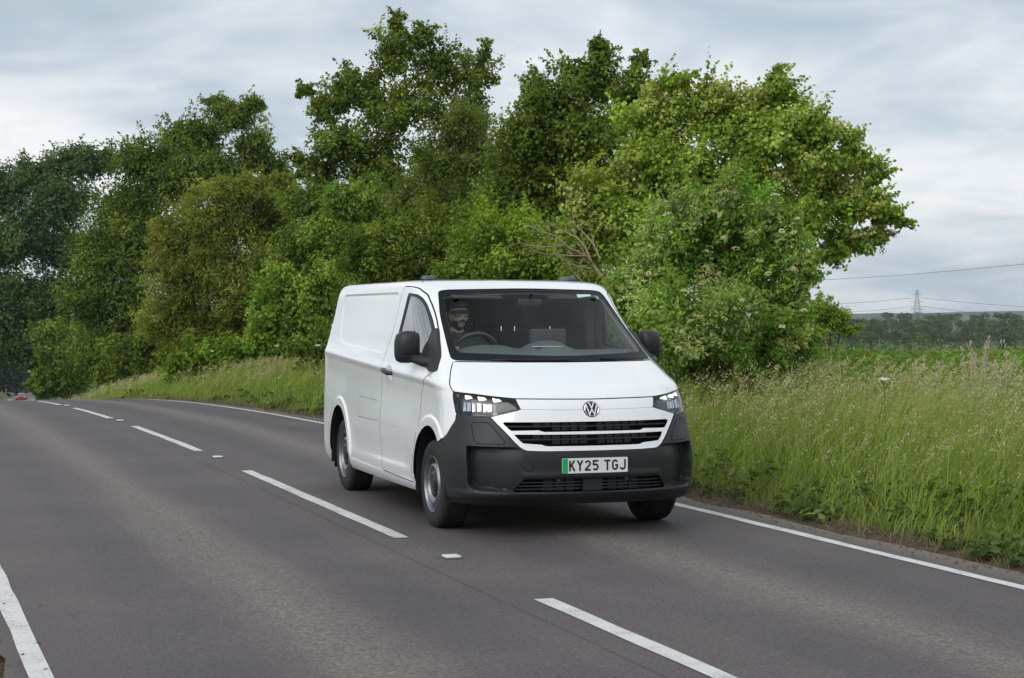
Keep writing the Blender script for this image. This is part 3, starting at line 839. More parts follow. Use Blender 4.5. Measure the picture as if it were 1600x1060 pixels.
# -- headlamps: bowl, reflectors, three daytime lamps, clear lens
drl = principled('daytime_lamp_white', (.9, .9, .9), .3, emit=((1, .99, .96), 1.0))
refl = principled('reflector', (.48, .50, .55), .14, 1.0)
bowlm = principled('lamp_bowl', (.13, .138, .155), .22, .7)
def nose_pt(a, z, off):
    k = (np.abs(VF0[:, 2] - z) < .02) & (VF0[:, 0] > -.1)
    P_ = VF0[k]; aa = np.arctan2(P_[:, 1], P_[:, 0] + .2); j = (np.abs(aa - a) + 3 * np.abs(P_[:, 2] - z)).argmin()
    r_ = math.hypot(P_[j, 0] + .2, P_[j, 1]) + off
    return (-.2 + r_ * math.cos(a), r_ * math.sin(a), z)
def nose_patch(mb, poly, off, th):
    """thin slab following the nose, poly in (angle,z)"""
    n = len(poly); Vv = [nose_pt(a, z, off) for a, z in poly] + [nose_pt(a, z, off - th) for a, z in poly]
    mb.add(Vv, [tuple(range(n)), tuple(range(2 * n - 1, n - 1, -1))] + [(i, (i + 1) % n, (i + 1) % n + n, i + n) for i in range(n)])
for sd_, s_ in (('R', -1), ('L', 1)):
    mk = (part_of == 'lamp' + sd_)
    v_, t_, n_ = sub(mk, -.060)
    lamp = npmesh('headlight', v_, t_, bowlm, van, normals=n_)
    # side walls of the lamp bowl
    Vw = []; n = len(P_LAMP)
    for a, z in P_LAMP: Vw.append(nose_pt(s_ * a / AX, z, -.003))
    for a, z in P_LAMP: Vw.append(nose_pt(s_ * a / AX, z, -.062))
    mb = MB(); mb.add(Vw, [(i, (i + 1) % n, (i + 1) % n + n, i + n) for i in range(n)]); mb.build('bowl_wall', gloss_black, lamp)
    v_, t_, n_ = sub(mk, -.002); npmesh('lens', v_, t_, lensg, lamp, normals=n_)
    for a0, a1, z0 in ((.895, .830, 1.044), (.790, .725, 1.036), (.685, .622, 1.027)):
        mb = MB(); nose_patch(mb, [(s_ * (a0 - .012), z0 + .006), (s_ * (a0 - .055), z0 + .002), (s_ * a1, z0 - .006), (s_ * (a1 - .012), z0 - .017), (s_ * (a1 + .03), z0 - .024), (s_ * (a0 - .025), z0 - .018)], -.018, .02)
        mb.build('daytime_lamp', drl, lamp, smooth=False)
    for k, a in enumerate((.875, .845, .800, .765, .720, .690)):
        mb = MB(); zt = 1.002 - .003 * k; w_ = .016 if k % 2 else .012
        nose_patch(mb, [(s_ * (a + w_), zt), (s_ * (a - w_), zt - .004), (s_ * (a - w_ * 1.5), .935), (s_ * (a + w_ * .4), .930)], -.034 - .006 * (k % 2), .012)
        mb.build('reflector', refl, lamp, smooth=False)
    mb = MB(); nose_patch(mb, [(s_ * .64, .985), (s_ * .56, 1.005), (s_ * .505, .962), (s_ * .56, .938), (s_ * .64, .925)], -.026, .01); mb.build('inner_blade', principled('lamp_blade', (.05, .053, .06), .35), lamp, smooth=False)
    mb = MB(); nose_patch(mb, [(s_ * .90, .925), (s_ * .66, .913), (s_ * .66, .919), (s_ * .90, .932)], -.02, .02); mb.build('lower_strip', gloss_black, lamp, smooth=False)
# -- wheels
tprof = [(.212, -.020), (.222, -.006), (.236, .000), (.268, .004), (.300, .002), (.318, -.004), (.330, -.012), (.338, -.024), (.3425, -.040)]
for g in (-.055, -.085, -.115, -.145, -.175):
    tprof += [(.3430, g + .007), (.3430, g + .005), (.3355, g + .004), (.3355, g - .002), (.3430, g - .003)]
tprof += [(.3425, -.190), (.338, -.204), (.330, -.214), (.300, -.224), (.236, -.222), (.212, -.205)]
rprof = [(.214, -.018), (.221, -.004), (.219, .001), (.213, .000), (.208, -.010), (.203, -.030), (.199, -.062), (.190, -.070), (.180, -.060), (.170, -.044), (.164, -.026), (.155, -.012), (.146, -.006), (.136, -.008), (.128, -.018), (.118, -.030), (.09, -.034), (.0, -.034)]
cprof = [(.0, -.004), (.05, -.005), (.09, -.009), (.104, -.018), (.110, -.034)]
bprof = [(.199, -.055), (.199, -.20), (.10, -.20)]
def make_wheel(x, y, s_, steer=0.0, base=None):
    if base is not None:
        wroot = base.copy(); COL.objects.link(wroot); wroot.parent = van
        for ch in base.children:
            c_ = ch.copy(); COL.objects.link(c_); c_.parent = wroot
    else:
        mb = MB(); mb.lathe(tprof, 72, 'y'); wroot = mb.build('wheel', rubber, van, angle=28)
        mb = MB(); mb.lathe(rprof, 56, 'y'); mb.lathe(bprof, 56, 'y'); mb.build('rim', silver, wroot, angle=40)
        mb = MB(); mb.lathe(cprof, 40, 'y'); mb.build('hub_cap', gloss_black, wroot, angle=40)
        mb = MB(); mb.lathe([(.040, -.0045), (.044, -.003), (.048, -.0045)], 32, 'y')
        stroke(mb, [(-.30, .78), (0, .10), (.30, .78)], .17, lambda u, v, w_: (u * .045, -.0042 + w_, v * .045), .0015)
        stroke(mb, [(-.70, .52), (-.34, -.70), (0, -.03), (.34, -.70), (.70, .52)], .16, lambda u, v, w_: (u * .045, -.0042 + w_, v * .045), .0015)
        mb.build('cap_emblem', principled('cap_grey', (.10, .10, .105), .4, .4), wroot, smooth=False)
        for k in range(12):
            a = 2 * math.pi * (k + .5) / 12; c_ = Vector((.176 * math.cos(a), -.0515, .176 * math.sin(a)))
            tq = Vector((-math.sin(a), 0, math.cos(a))); rd = Vector((math.cos(a), -.8, math.sin(a))).normalized()
            mb = MB(); mb.add([c_ + tq * .017 * math.cos(2 * math.pi * j / 12) + rd * .010 * math.sin(2 * math.pi * j / 12) + Vector((0, .0022, 0)) for j in range(12)], [tuple(range(12))])
            mb.build('vent_slot', black, wroot, smooth=False)
    wroot.location = (x, y, .343); wroot.rotation_euler = (0, 0, (math.pi if s_ < 0 else 0) + steer)
    return wroot
# the lathe's outer face looks to +y; the right-hand wheels are turned round
w0 = make_wheel(0.0, -.972, -1)
make_wheel(-3.1, -.935, -1, 0, w0); make_wheel(0.0, .972, 1, 0, w0); make_wheel(-3.1, .935, 1, 0, w0)
for x_, y_ in ((-3.62, -.80), (-3.62, .80), (-.43, -.83), (-.43, .83)):
    mb = MB(); mb.box((x_, y_, .30 if x_ < -1 else .25), (.018, .22 if x_ < -1 else .16, .24 if x_ < -1 else .15), bev=.004); mb.build('mud_flap', satin, van)
# -- door mirrors
mirg = principled('mirror_glass', (.8, .82, .84), .02, 1.0)
for sd_, s_ in (('R', -1), ('L', 1)):
    root = MB()
    sec = []                                           # housing lofted along its width, from the arm side outwards
    # (y, xc, zc, half depth, half height)
    for yv, xc_, zc_, hd_, hh_, nn_ in ((.955, -.335, 1.402, .050, .080, 2.4), (.962, -.335, 1.402, .082, .108, 2.8), (.990, -.335, 1.399, .100, .124, 3.2), (1.045, -.340, 1.397, .104, .130, 3.4), (1.100, -.350, 1.394, .096, .124, 3.2), (1.128, -.358, 1.389, .078, .104, 2.8), (1.139, -.364, 1.385, .045, .070, 2.4)):
        ring = []
        for k in range(28):
            a = 2 * math.pi * k / 28; ca, sa = math.cos(a), math.sin(a)
            X = hd_ * abs(ca) ** (2 / nn_) * (1 if ca > 0 else -1); Z = hh_ * abs(sa) ** (2 / nn_) * (1 if sa > 0 else -1)
            if X < 0: X *= .55                        # flat glass side at the back
            if X > 0 and abs(Z) < .5 * hh_ + 9 and Z < -.30 * hh_: X *= .90
            ring.append((xc_ + X - .12, s_ * yv, zc_ + Z))
        sec.append(ring)
    Vv = [p for r_ in sec for p in r_]; F = []
    for i in range(len(sec) - 1):
        for k in range(28):
            F.append((i * 28 + k, i * 28 + (k + 1) % 28, (i + 1) * 28 + (k + 1) % 28, (i + 1) * 28 + k))
    F += [tuple(range(28)), tuple((len(sec) - 1) * 28 + k for k in range(27, -1, -1))]
    root.add(Vv, F); root = root.build('door_mirror', bumperm, van, angle=50)
    mb = MB(); mb.extrude(rnd([(.975, 1.30), (1.12, 1.31), (1.115, 1.49), (.98, 1.50)], .03), .004, lambda u, v, w_: (-.518 - w_, s_ * u, v)); mb.build('mirror_glass', mirg, root)
    # groove and lower shell line across the housing
    mb = MB(); mb.tube([(-.362, s_ * .966, 1.345), (-.357, s_ * 1.045, 1.345), (-.378, s_ * 1.115, 1.348)], [.0035] * 3, 6); mb.build('housing_groove', black, root)
    # arm
    mb = MB(); mb.tube([(-.08, s_ * .885, 1.262), (-.22, s_ * .975, 1.282), (-.34, s_ * 1.0, 1.300), (-.44, s_ * 1.03, 1.315)], [.030, .040, .038, .034], 14); mb.build('arm', bumperm, root)
    # triangular sail plate in the corner of the window
    poly = rnd([(-.07, 1.325), (.045, 1.222), (-.05, 1.212), (-.32, 1.285), (-.33, 1.32), (-.40, 1.545), (-.36, 1.548)], .02)
    pf = []; th = .010
    for u, v in poly:
        yb = flank(u, v) if u < -.1 else min(flank(u, v), .965)
        pf.append((u, yb, v))
    n = len(pf); mb = MB()
    mb.add([(u, s_ * (y_ + .016), v) for u, y_, v in pf] + [(u, s_ * (y_ - .012), v) for u, y_, v in pf], [tuple(range(n)), tuple(range(2 * n - 1, n - 1, -1))] + [(i, (i + 1) % n, (i + 1) % n + n, i + n) for i in range(n)])
    mb.build('sail_plate', bumperm, root, angle=30)
    # door handle
    yb = flank(hx, hz)
    mb = MB(); mb.tube([(hx - .118, s_ * (yb - .004), hz + .016), (hx - .105, s_ * (yb + .020), hz + .016), (hx, s_ * (yb + .034), hz + .004), (hx + .085, s_ * (yb + .026), hz - .006), (hx + .105, s_ * (yb - .004), hz - .008)], [.016, .019, .018, .019, .016], 12); mb.build('door_handle', satin, doors[sd_])
# -- wipers, roof caps, tail lamps, rear bumper, hinges
for yv0, yv1, z1 in ((.72, .30, 1.312), (.02, -.58, 1.309)):
    pts = []
    for k in range(8):
        yv = yv0 + (yv1 - yv0) * k / 7; z = 1.306 + (z1 - 1.306) * k / 7
        pts.append((nose(yv, z) + .004, yv, z))
    pts[0] = (pts[0][0] + .0, pts[0][1], 1.306)
    mb = MB(); mb.tube(pts, [.010, .009, .008, .007, .006, .006, .006, .005], 6); wp = mb.build('wiper', satin, van)
    mb = MB(); mb.tube([(p[0] - .008, p[1], p[2] + .004) for p in pts[2:]], .004, 5); mb.build('wiper_blade', black, wp)
podm = principled('roof_cap_grey', (.09, .095, .11), .4)
for s_ in (-1, 1):
    for x_ in (-1.28,):
        mb = MB(); mb.box((x_, s_ * .63, 1.966), (.19, .085, .034), bev=.0165); mb.build('roof_mount_cap', podm, van)
    mb = MB(); mb.ellipsoid((-1.10, s_ * .735, 1.946), (.020, .014, .006), 12, 6); mb.build('roof_plug', black, van)
redl = principled('tail_lamp_red', (.28, .01, .01), .15, coat=1)
clearl = principled('tail_lamp_clear', (.62, .64, .66), .2, coat=1)
for s_ in (-1, 1):
    mb = MB(); mb.box((-4.0, s_ * .83, 1.0), (.07, .10, .62), bev=.025); tl = mb.build('tail_light', redl, van)
    mb = MB(); mb.box((-3.97, s_ * .885, .76), (.10, .075, .13), bev=.02); mb.build('reversing_lamp', clearl, tl)
    mb = MB(); mb.box((-3.945, s_ * .842, 1.53), (.05, .03, .06), bev=.008); mb.build('rear_hinge', white, van)
    mb = MB(); mb.box((-3.97, s_ * .80, .36), (.14, .16, .14), bev=.03); mb.build('rear_bumper_corner', bumperm, van)
# -- stickers at the top corner of the screen
for (y0, y1, z0, z1, m_) in ((.44, .58, 1.795, 1.822, principled('sticker_white', (.72, .78, .80), .5)), (.605, .655, 1.785, 1.812, principled('sticker_green', (.30, .42, .38), .5))):
    x0 = nose((y0 + y1) / 2, (z0 + z1) / 2)
    mb = MB(); mb.add([(nose(y0, z0) - .012, y0, z0), (nose(y1, z0) - .012, y1, z0), (nose(y1, z1) - .012, y1, z1), (nose(y0, z1) - .012, y0, z1)], [(0, 1, 2, 3)]); mb.build('sticker', m_, wsb, smooth=False)
# -- cabin
dash = MB()
Vv = []; F = []; ny = 25
prof = [(.33, 1.20, 0), (.30, 1.285, 0), (.18, 1.325, .3), (.02, 1.355, .8), (-.12, 1.375, 1.0), (-.20, 1.37, 1.0), (-.24, 1.33, .8), (-.26, 1.20, 0), (-.26, .80, 0)]
for i in range(ny):
    yv = -.80 + 1.60 * i / (ny - 1)
    # hood over the instruments in front of the driver and a raised centre
    bul = .040 * math.exp(-((yv + .46) / .20) ** 4) + .075 * math.exp(-((yv - .02) / .17) ** 4)
    back = -.20 * (abs(yv) / .8) ** 2.2
    for (x_, z_, k_) in prof: Vv.append((x_ + (back if x_ > -.1 else back * .3), yv, z_ + bul * k_))
npf = len(prof)
for i in range(ny - 1):
    for k in range(npf - 1): F.append((i * npf + k, i * npf + k + 1, (i + 1) * npf + k + 1, (i + 1) * npf + k))
dash.add(Vv, F); dashm = principled('dashboard_grey', (.075, .088, .092), .55, bump=(300, .2, .002))
dash = dash.build('dashboard', dashm, van, angle=50)
mb = MB(); mb.box((-.16, .04, 1.475), (.06, .30, .13), bev=.02); mb.build('centre_screen', darktrim, dash)
mb = MB(); mb.box((.0, -.02, 1.402), (.12, .22, .004)); o = mb.build('paper', principled('paper', (.75, .76, .75), .6), dash, smooth=False)
# steering wheel
sw = MB(); cs = Vector((-.40, -.50, 1.335)); tilt = Matrix.Rotation(R(28), 3, 'Y')
sw.tube([cs + tilt @ Vector((0, .19 * math.cos(a), .19 * math.sin(a))) for a in np.linspace(0, 2 * math.pi, 41)[:-1]], .0155, 10, closed=True)
sw = sw.build('steering_wheel', principled('wheel_leather', (.045, .05, .052), .5), van)
mb = MB(); mb.ellipsoid(cs + tilt @ Vector((.02, 0, 0)), (.035, .085, .075), 16, 8, (tilt.to_4x4()).to_euler()); mb.build('hub', darktrim, sw)
for a in (R(5), R(175), R(270)):
    mb = MB(); mb.tube([cs, cs + tilt @ Vector((0, .185 * math.cos(a), .185 * math.sin(a)))], .014, 8); mb.build('spoke', darktrim, sw)
mb = MB(); mb.tube([cs, cs + tilt @ Vector((.35, 0, 0))], .035, 10); mb.build('column', darktrim, sw)
# seats: driver, double bench
for yv, wd in ((-.47, .50), (.02, .42), (.46, .42)):
    st = MB(); st.box((-.80, yv, .86), (.52, wd, .18), bev=.05); st = st.build('seat', seatm, van)
    mb = MB(); mb.box((-1.08, yv, 1.20), (.14, wd * .95, .64), Matrix.Rotation(R(-9), 4, 'Y').to_euler(), .06); mb.build('backrest', seatm, st)
    mb = MB(); mb.box((-1.12, yv, 1.655), (.10, .27, .20), Matrix.Rotation(R(-6), 4, 'Y').to_euler(), .045); mb.build('headrest', seatm, st)
    for k in (-.06, .06):
        mb = MB(); mb.tube([(-1.11, yv + k, 1.46), (-1.115, yv + k, 1.60)], .007, 6); mb.build('headrest_post', chrome, st)
mb = MB(); mb.box((-1.36, 0, 1.30), (.03, 1.68, 1.18), bev=.01); bulk = mb.build('bulkhead', principled('bulkhead_grey', (.085, .098, .105), .7), van)
mb = MB(); mb.box((-1.34, 0, 1.55), (.02, 1.2, .012)); mb.build('bulkhead_rib', darktrim, bulk, smooth=False)
mb = MB(); mb.tube([(-1.33, -.32, 1.60), (-1.31, -.30, 1.53), (-1.30, -.26, 1.50), (-1.31, -.22, 1.53), (-1.33, -.21, 1.60)], .010, 6); mb.build('belt_hook', black, bulk)
mb = MB(); mb.box((-.55, .02, 1.755), (.03, .21, .06), bev=.014); o = mb.build('rear_view_mirror', satin, van)
mb = MB(); mb.tube([(-.54, .02, 1.77), (-.50, .02, 1.83)], .012, 8); mb.build('mirror_stalk', satin, o)
for yv in (-.42, .40):
    mb = MB(); mb.box((-.62, yv, 1.805), (.16, .42, .018), Matrix.Rotation(R(12), 4, 'Y').to_euler(), .008); mb.build('sun_visor', darktrim, van)
for s_ in (-1, 1):
    # door cards and B pillars seen through the glass
    mb = MB(); mb.box((-.72, s_ * .86, 1.13), (1.1, .04, .36), bev=.012); mb.build('door_card', darktrim, van)
    mb = MB(); mb.tube([(-1.36, s_ * .87, 1.15), (-1.30, s_ * .84, 1.50), (-1.24, s_ * .80, 1.85)], .05, 10); mb.build('pillar_trim', trimg, van)
    mb = MB(); mb.tube([(-1.30, s_ * .80, 1.75), (-1.22, s_ * .68, 1.45), (-1.15, s_ * .62, 1.2)], .006, 6); mb.build('seat_belt', seatm, van)
mb = MB(); mb.box((-.95, 0, .72), (1.4, 1.7, .03)); mb.build('cabin_floor', darktrim, van, smooth=False)
# ------------------------------------------------------------------ the driver (placed in the van's frame)
skin = principled('skin', (.70, .50, .41), .5, var=(30, .06)); beardm = principled('beard_brown', (.055, .033, .022), .8, bump=(250, .5, .004))
capm = principled('cap_brown', (.085, .060, .040), .85, bump=(500, .3, .002)); jackm = principled('jacket_olive', (.060, .065, .055), .85, bump=(120, .3, .004)); specm = principled('spectacle_black', (.01, .01, .012), .25)
person = empty('person', (0, 0, 0)); 
_m = van.matrix_basis.copy()
person.location = _m @ Vector((-.90, -.485, .95)); person.rotation_euler = (0, 0, HD - math.pi / 2)
tag(person, 'driver in brown cap, glasses and dark jacket behind the wheel of the white van', 'person')
# local frame: x forward, y left, z up, origin on the seat; body is one skinned figure
nodes = {'pel': (0, 0, .06, .15, .11), 'bel': (-.03, 0, .22, .15, .12), 'che': (-.05, 0, .40, .17, .13), 'shl': (-.05, 0, .50, .12, .09), 'nek': (-.03, 0, .575, .060, .060), 'nk2': (-.01, 0, .62, .058, .058)}
edges = [('pel', 'bel'), ('bel', 'che'), ('che', 'shl'), ('shl', 'nek'), ('nek', 'nk2')]
for s_, k in ((-1, 'r'), (1, 'l')):
    hand = Vector((-.345 - -.90 - .01, -.50 + .485 + s_ * .185, 1.36 - .95))
    nodes.update({k + 'sh': (-.05, s_ * .19, .47, .070, .065), k + 'el': (.16, s_ * .27, .27, .052, .050), k + 'wr': (hand.x - .075, hand.y + s_ * .01, hand.z - .035, .030, .034), k + 'pa': (hand.x - .02, hand.y + s_ * .004, hand.z - .005, .022, .036),
                  k + 'hi': (.06, s_ * .10, .05, .10, .09), k + 'kn': (.50, s_ * .15, .10, .072, .07), k + 'an': (.62, s_ * .14, -.28, .046, .046), k + 'to': (.78, s_ * .14, -.33, .040, .034)})
    edges += [('che', k + 'sh'), (k + 'sh', k + 'el'), (k + 'el', k + 'wr'), (k + 'wr', k + 'pa'), ('pel', k + 'hi'), (k + 'hi', k + 'kn'), (k + 'kn', k + 'an'), (k + 'an', k + 'to')]
    for j, (dz, ln) in enumerate(((.026, .92), (.009, 1.0), (-.008, .96), (-.025, .82))):
        b0 = hand + Vector((.012, 0, dz)); nodes[k + 'f%da' % j] = (b0.x, b0.y, b0.z, .0095, .0095)
        nodes[k + 'f%db' % j] = (b0.x + .026 * ln, b0.y - s_ * .012, b0.z + .004, .009, .009); nodes[k + 'f%dc' % j] = (b0.x + .024 * ln, b0.y - s_ * .034 * ln, b0.z + .004, .008, .008)
        edges += [(k + 'pa', k + 'f%da' % j), (k + 'f%da' % j, k + 'f%db' % j), (k + 'f%db' % j, k + 'f%dc' % j)]
    tb = hand + Vector((-.030, -s_ * .014, .030)); nodes[k + 'ta'] = (tb.x, tb.y, tb.z, .011, .011); nodes[k + 'tb'] = (tb.x + .020, tb.y - s_ * .020, tb.z + .012, .010, .010)
    edges += [(k + 'pa', k + 'ta'), (k + 'ta', k + 'tb')]
keys = list(nodes); me = bpy.data.meshes.new('body')
me.from_pydata([nodes[k][:3] for k in keys], [(keys.index(a), keys.index(b_)) for a, b_ in edges], [])
bod = bpy.data.objects.new('body', me); link(bod, person)
sk = bod.modifiers.new('skin', 'SKIN'); sk.use_smooth_shade = True
for i, k in enumerate(keys): me.skin_vertices[0].data[i].radius = nodes[k][3:5]
me.skin_vertices[0].data[0].use_root = True
sb = bod.modifiers.new('sub', 'SUBSURF'); sb.levels = 2; sb.render_levels = 2
# material by height: jacket below the collar, skin above and on the hands
bm_ = bpy.data.materials.new('driver_body'); bm_.use_nodes = True; t = bm_.node_tree; b = t.nodes['Principled BSDF']; b.inputs['Roughness'].default_value = .75
tcn = N(t, 'ShaderNodeTexCoord'); sp_ = N(t, 'ShaderNodeSeparateXYZ'); LK(t, tcn.outputs['Object'], sp_.inputs[0])
fac = M2(t, 'MAXIMUM', M2(t, 'GREATER_THAN', sp_.outputs[2], .555), M2(t, 'MULTIPLY', M2(t, 'GREATER_THAN', sp_.outputs[0], .462), M2(t, 'GREATER_THAN', sp_.outputs[2], .30)))
mxc = N(t, 'ShaderNodeMix', data_type='RGBA'); LK(t, fac, mxc.inputs[0]); mxc.inputs[6].default_value = (.055, .062, .055, 1); mxc.inputs[7].default_value = (.70, .50, .41, 1); LK(t, mxc.outputs[2], b.inputs['Base Color'])
me.materials.append(bm_)
# collar
mb = MB(); mb.tube([(-.03 + .080 * math.cos(a), .085 * math.sin(a), .555 + .012 * math.cos(a + math.pi)) for a in np.linspace(.5, 2 * math.pi - .5, 16)], .020, 8); mb.build('collar', jackm, person)
# head: sculpted from a sphere, facing +x
HCn = Vector((.015, 0, .700))
bm = bmesh.new(); bmesh.ops.create_uvsphere(bm, u_segments=36, v_segments=26, radius=1)
for v in bm.verts:
    p = v.co.copy(); x_, y_, z_ = p
    q = Vector((x_ * .102, y_ * .081, z_ * .124))
    jaw = max(0, -z_)
    q.y *= 1 - .22 * jaw; q.x *= 1 - (.10 * jaw if x_ < 0 else 0)
    if x_ > 0:
        q.x -= .010 * max(0, z_ - .1) * x_                                    # forehead slopes back
        nose_ = math.exp(-((y_) / .17) ** 2) * (math.exp(-((z_ + .16) / .15) ** 2) * .022 + math.exp(-((z_ - .06) / .16) ** 2) * .008); q.x += nose_ * x_
        for e in (-1, 1): q.x -= .012 * math.exp(-((y_ - e * .42) / .20) ** 2 - ((z_ - .07) / .12) ** 2)   # eye sockets
        q.x += .006 * math.exp(-(y_ / .28) ** 2 - ((z_ + .48) / .06) ** 2) + .005 * math.exp(-(y_ / .26) ** 2 - ((z_ + .60) / .06) ** 2)   # lips
        q.x += .010 * math.exp(-(y_ / .3) ** 2 - ((z_ + .82) / .12) ** 2)                                  # chin
    v.co = q + HCn
hm = bpy.data.meshes.new('head'); bm.to_mesh(hm); bm.free(); hm.polygons.foreach_set('use_smooth', [True] * len(hm.polygons)); hm.materials.append(skin)
head = link(bpy.data.objects.new('head', hm), person)
eyew = principled('eye_white', (.75, .74, .72), .3); lipm = principled('lips', (.36, .17, .14), .5)
for e in (-1, 1):
    mb = MB(); mb.ellipsoid(HCn + Vector((.082, e * .030, .010)), (.010, .013, .008), 12, 8); ey = mb.build('eye', eyew, head)
    mb = MB(); mb.ellipsoid(HCn + Vector((.0905, e * .030, .010)), (.003, .0055, .0055), 10, 6); mb.build('iris', specm, ey)
    mb = MB(); mb.ellipsoid(HCn + Vector((-.005, e * .078, -.005)), (.018, .008, .030), 12, 8); mb.build('ear', skin, head)
    mb = MB(); mb.tube([HCn + Vector((.090, e * .014, .030)), HCn + Vector((.090, e * .032, .035)), HCn + Vector((.078, e * .050, .029))], .0042, 6); mb.build('eyebrow', beardm, head)
mb = MB(); mb.tube([HCn + Vector((.096, -.022, -.060)), HCn + Vector((.103, 0, -.059)), HCn + Vector((.096, .022, -.060))], [.003, .005, .003], 8); mb.build('mouth', lipm, head)
# beard: shell over jaw and chin plus moustache
bm = bmesh.new(); bmesh.ops.create_uvsphere(bm, u_segments=36, v_segments=26, radius=1)
for v in list(bm.verts):
    p = v.co.copy(); x_, y_, z_ = p; jaw = max(0, -z_)
    q = Vector((x_ * .1065, y_ * .0855, z_ * .131)); q.y *= 1 - .22 * jaw; q.x *= 1 - (.10 * jaw if x_ < 0 else 0)
    if x_ > 0: q.x += .010 * math.exp(-(y_ / .35) ** 2 - ((z_ + .85) / .2) ** 2)
    v.co = q + HCn
    keep = (z_ < -.34 and x_ > .0) or (z_ < -.62 and x_ > -.3)
    if x_ > .5 and abs(y_) < .36 and z_ > -.70: keep = False
    if not keep: bm.verts.remove(v)
hm = bpy.data.meshes.new('beard'); bm.to_mesh(hm); bm.free(); hm.polygons.foreach_set('use_smooth', [True] * len(hm.polygons)); hm.materials.append(beardm); link(bpy.data.objects.new('beard', hm), head)
mb = MB(); mb.tube([HCn + Vector((.090, -.030, -.060)), HCn + Vector((.104, -.014, -.046)), HCn + Vector((.108, 0, -.043)), HCn + Vector((.104, .014, -.046)), HCn + Vector((.090, .030, -.060))], [.004, .007, .007, .007, .004], 8); mb.build('moustache', beardm, head)
# cap with peak and badge
bm = bmesh.new(); bmesh.ops.create_uvsphere(bm, u_segments=32, v_segments=20, radius=1)
for v in list(bm.verts):
    x_, y_, z_ = v.co
    if z_ < .24 + .06 * (x_ < -.2): bm.verts.remove(v); continue
    v.co = Vector((x_ * .112, y_ * .090, z_ * .118 + .022)) + HCn
hm = bpy.data.meshes.new('cap'); bm.to_mesh(hm); bm.free(); hm.polygons.foreach_set('use_smooth', [True] * len(hm.polygons)); hm.materials.append(capm); cap = link(bpy.data.objects.new('cap', hm), person)
Vv = []; n = 15
for i in range(n):
    a = R(-68 + 136 * i / (n - 1))
    for rr, dz in ((1.0, 0), (1.42, -.012)):
        k_ = rr if rr == 1 else 1 + .62 * math.cos(a) ** .7
        Vv.append(HCn + Vector((.110 * math.cos(a) * (1 if rr == 1 else k_), .088 * math.sin(a) * (1 if rr == 1 else 1.04), .044 - (.020 if rr > 1 else 0) - .018 * abs(math.sin(a)) ** 2)))
mb = MB(); mb.add(Vv, [(2 * i, 2 * i + 1, 2 * i + 3, 2 * i + 2) for i in range(n - 1)]); pk = mb.build('peak', capm, cap); md = pk.modifiers.new('thick', 'SOLIDIFY'); md.thickness = .004
mb = MB(); mb.box(HCn + Vector((.107, 0, .085)), (.006, .050, .028), Matrix.Rotation(R(-28), 4, 'Y').to_euler(), .003); mb.build('badge', principled('cap_badge', (.18, .17, .13), .7), cap)
# spectacles
sp = empty('spectacles'); bpy.data.objects.remove(sp)
frames = MB()
for e in (-1, 1):
    c = HCn + Vector((.104, e * .033, .006))
    frames.tube([c + Vector((-.004 * abs(math.cos(a)), .026 * abs(math.cos(a)) ** .6 * (1 if math.cos(a) > 0 else -1), .019 * abs(math.sin(a)) ** .6 * (1 if math.sin(a) > 0 else -1))) for a in np.linspace(0, 2 * math.pi, 25)[:-1]], .0030, 6, closed=True)
frames.tube([HCn + Vector((.106, -.008, .012)), HCn + Vector((.108, 0, .014)), HCn + Vector((.106, .008, .012))], .003, 6)
for e in (-1, 1): frames.tube([HCn + Vector((.100, e * .059, .012)), HCn + Vector((.06, e * .078, .012)), HCn + Vector((-.01, e * .084, .008))], .0025, 6)
frames.build('spectacles', specm, head)
# ------------------------------------------------------------------ vegetation
leaf_m = leafmat('leaf', .38, .55, .15)
leaf_g = leafmat('leaf_glossy', .34, .42, .3)
grass_m = leafmat('grass_blade', .35, .6, .2)
barkm = principled('bark', (.085, .070, .055), .9, spec=.1, var=(6, .4), bump=(25, .8, .02))
deadm = principled('dead_wood', (.38, .29, .21), .85, spec=.1, var=(8, .3), bump=(40, .6, .01))
def leaves(C, nrm, size, aspect, rg, fold=.25, droop=0.0):
    """rhombic folded leaves: centres C (n,3), preferred normals nrm (n,3)"""
    n = len(C)
    d = rg.normal(size=(n, 3)); d -= (d * nrm).sum(1)[:, None] * nrm; d[:, 2] -= droop
    d /= np.linalg.norm(d, axis=1)[:, None]
    w_ = np.cross(nrm, d); w_ /= np.maximum(np.linalg.norm(w_, axis=1), 1e-6)[:, None]
    nn = np.cross(d, w_)
    L = size[:, None] * .5; W = L * aspect
    a = C - d * L; b_ = C + w_ * W + nn * L * fold + d * L * .12; c = C + d * L; e = C - w_ * W + nn * L * fold + d * L * .12
    V = np.stack([a, b_, c, e], 1).reshape(-1, 3)
    i = np.arange(n)[:, None] * 4
    F = np.concatenate([i + np.array([[0, 1, 2]]), i + np.array([[0, 2, 3]])])
    return V, F
def unit(v): return v / np.maximum(np.linalg.norm(v, axis=1), 1e-9)[:, None]
def pal(cols, n, rg, jit=.12, hue=.10):
    cols = np.array(cols); k = rg.random(n) ** 1.0 * (len(cols) - 1); i = np.minimum(k.astype(int), len(cols) - 2); f = (k - i)[:, None]
    c = cols[i] * (1 - f) + cols[i + 1] * f
    c = c * np.exp(rg.normal(0, jit, (n, 1))); c = c * np.exp(rg.normal(0, hue * .35, (n, 3)))
    return np.clip(c, .003, .6)
TREES = []
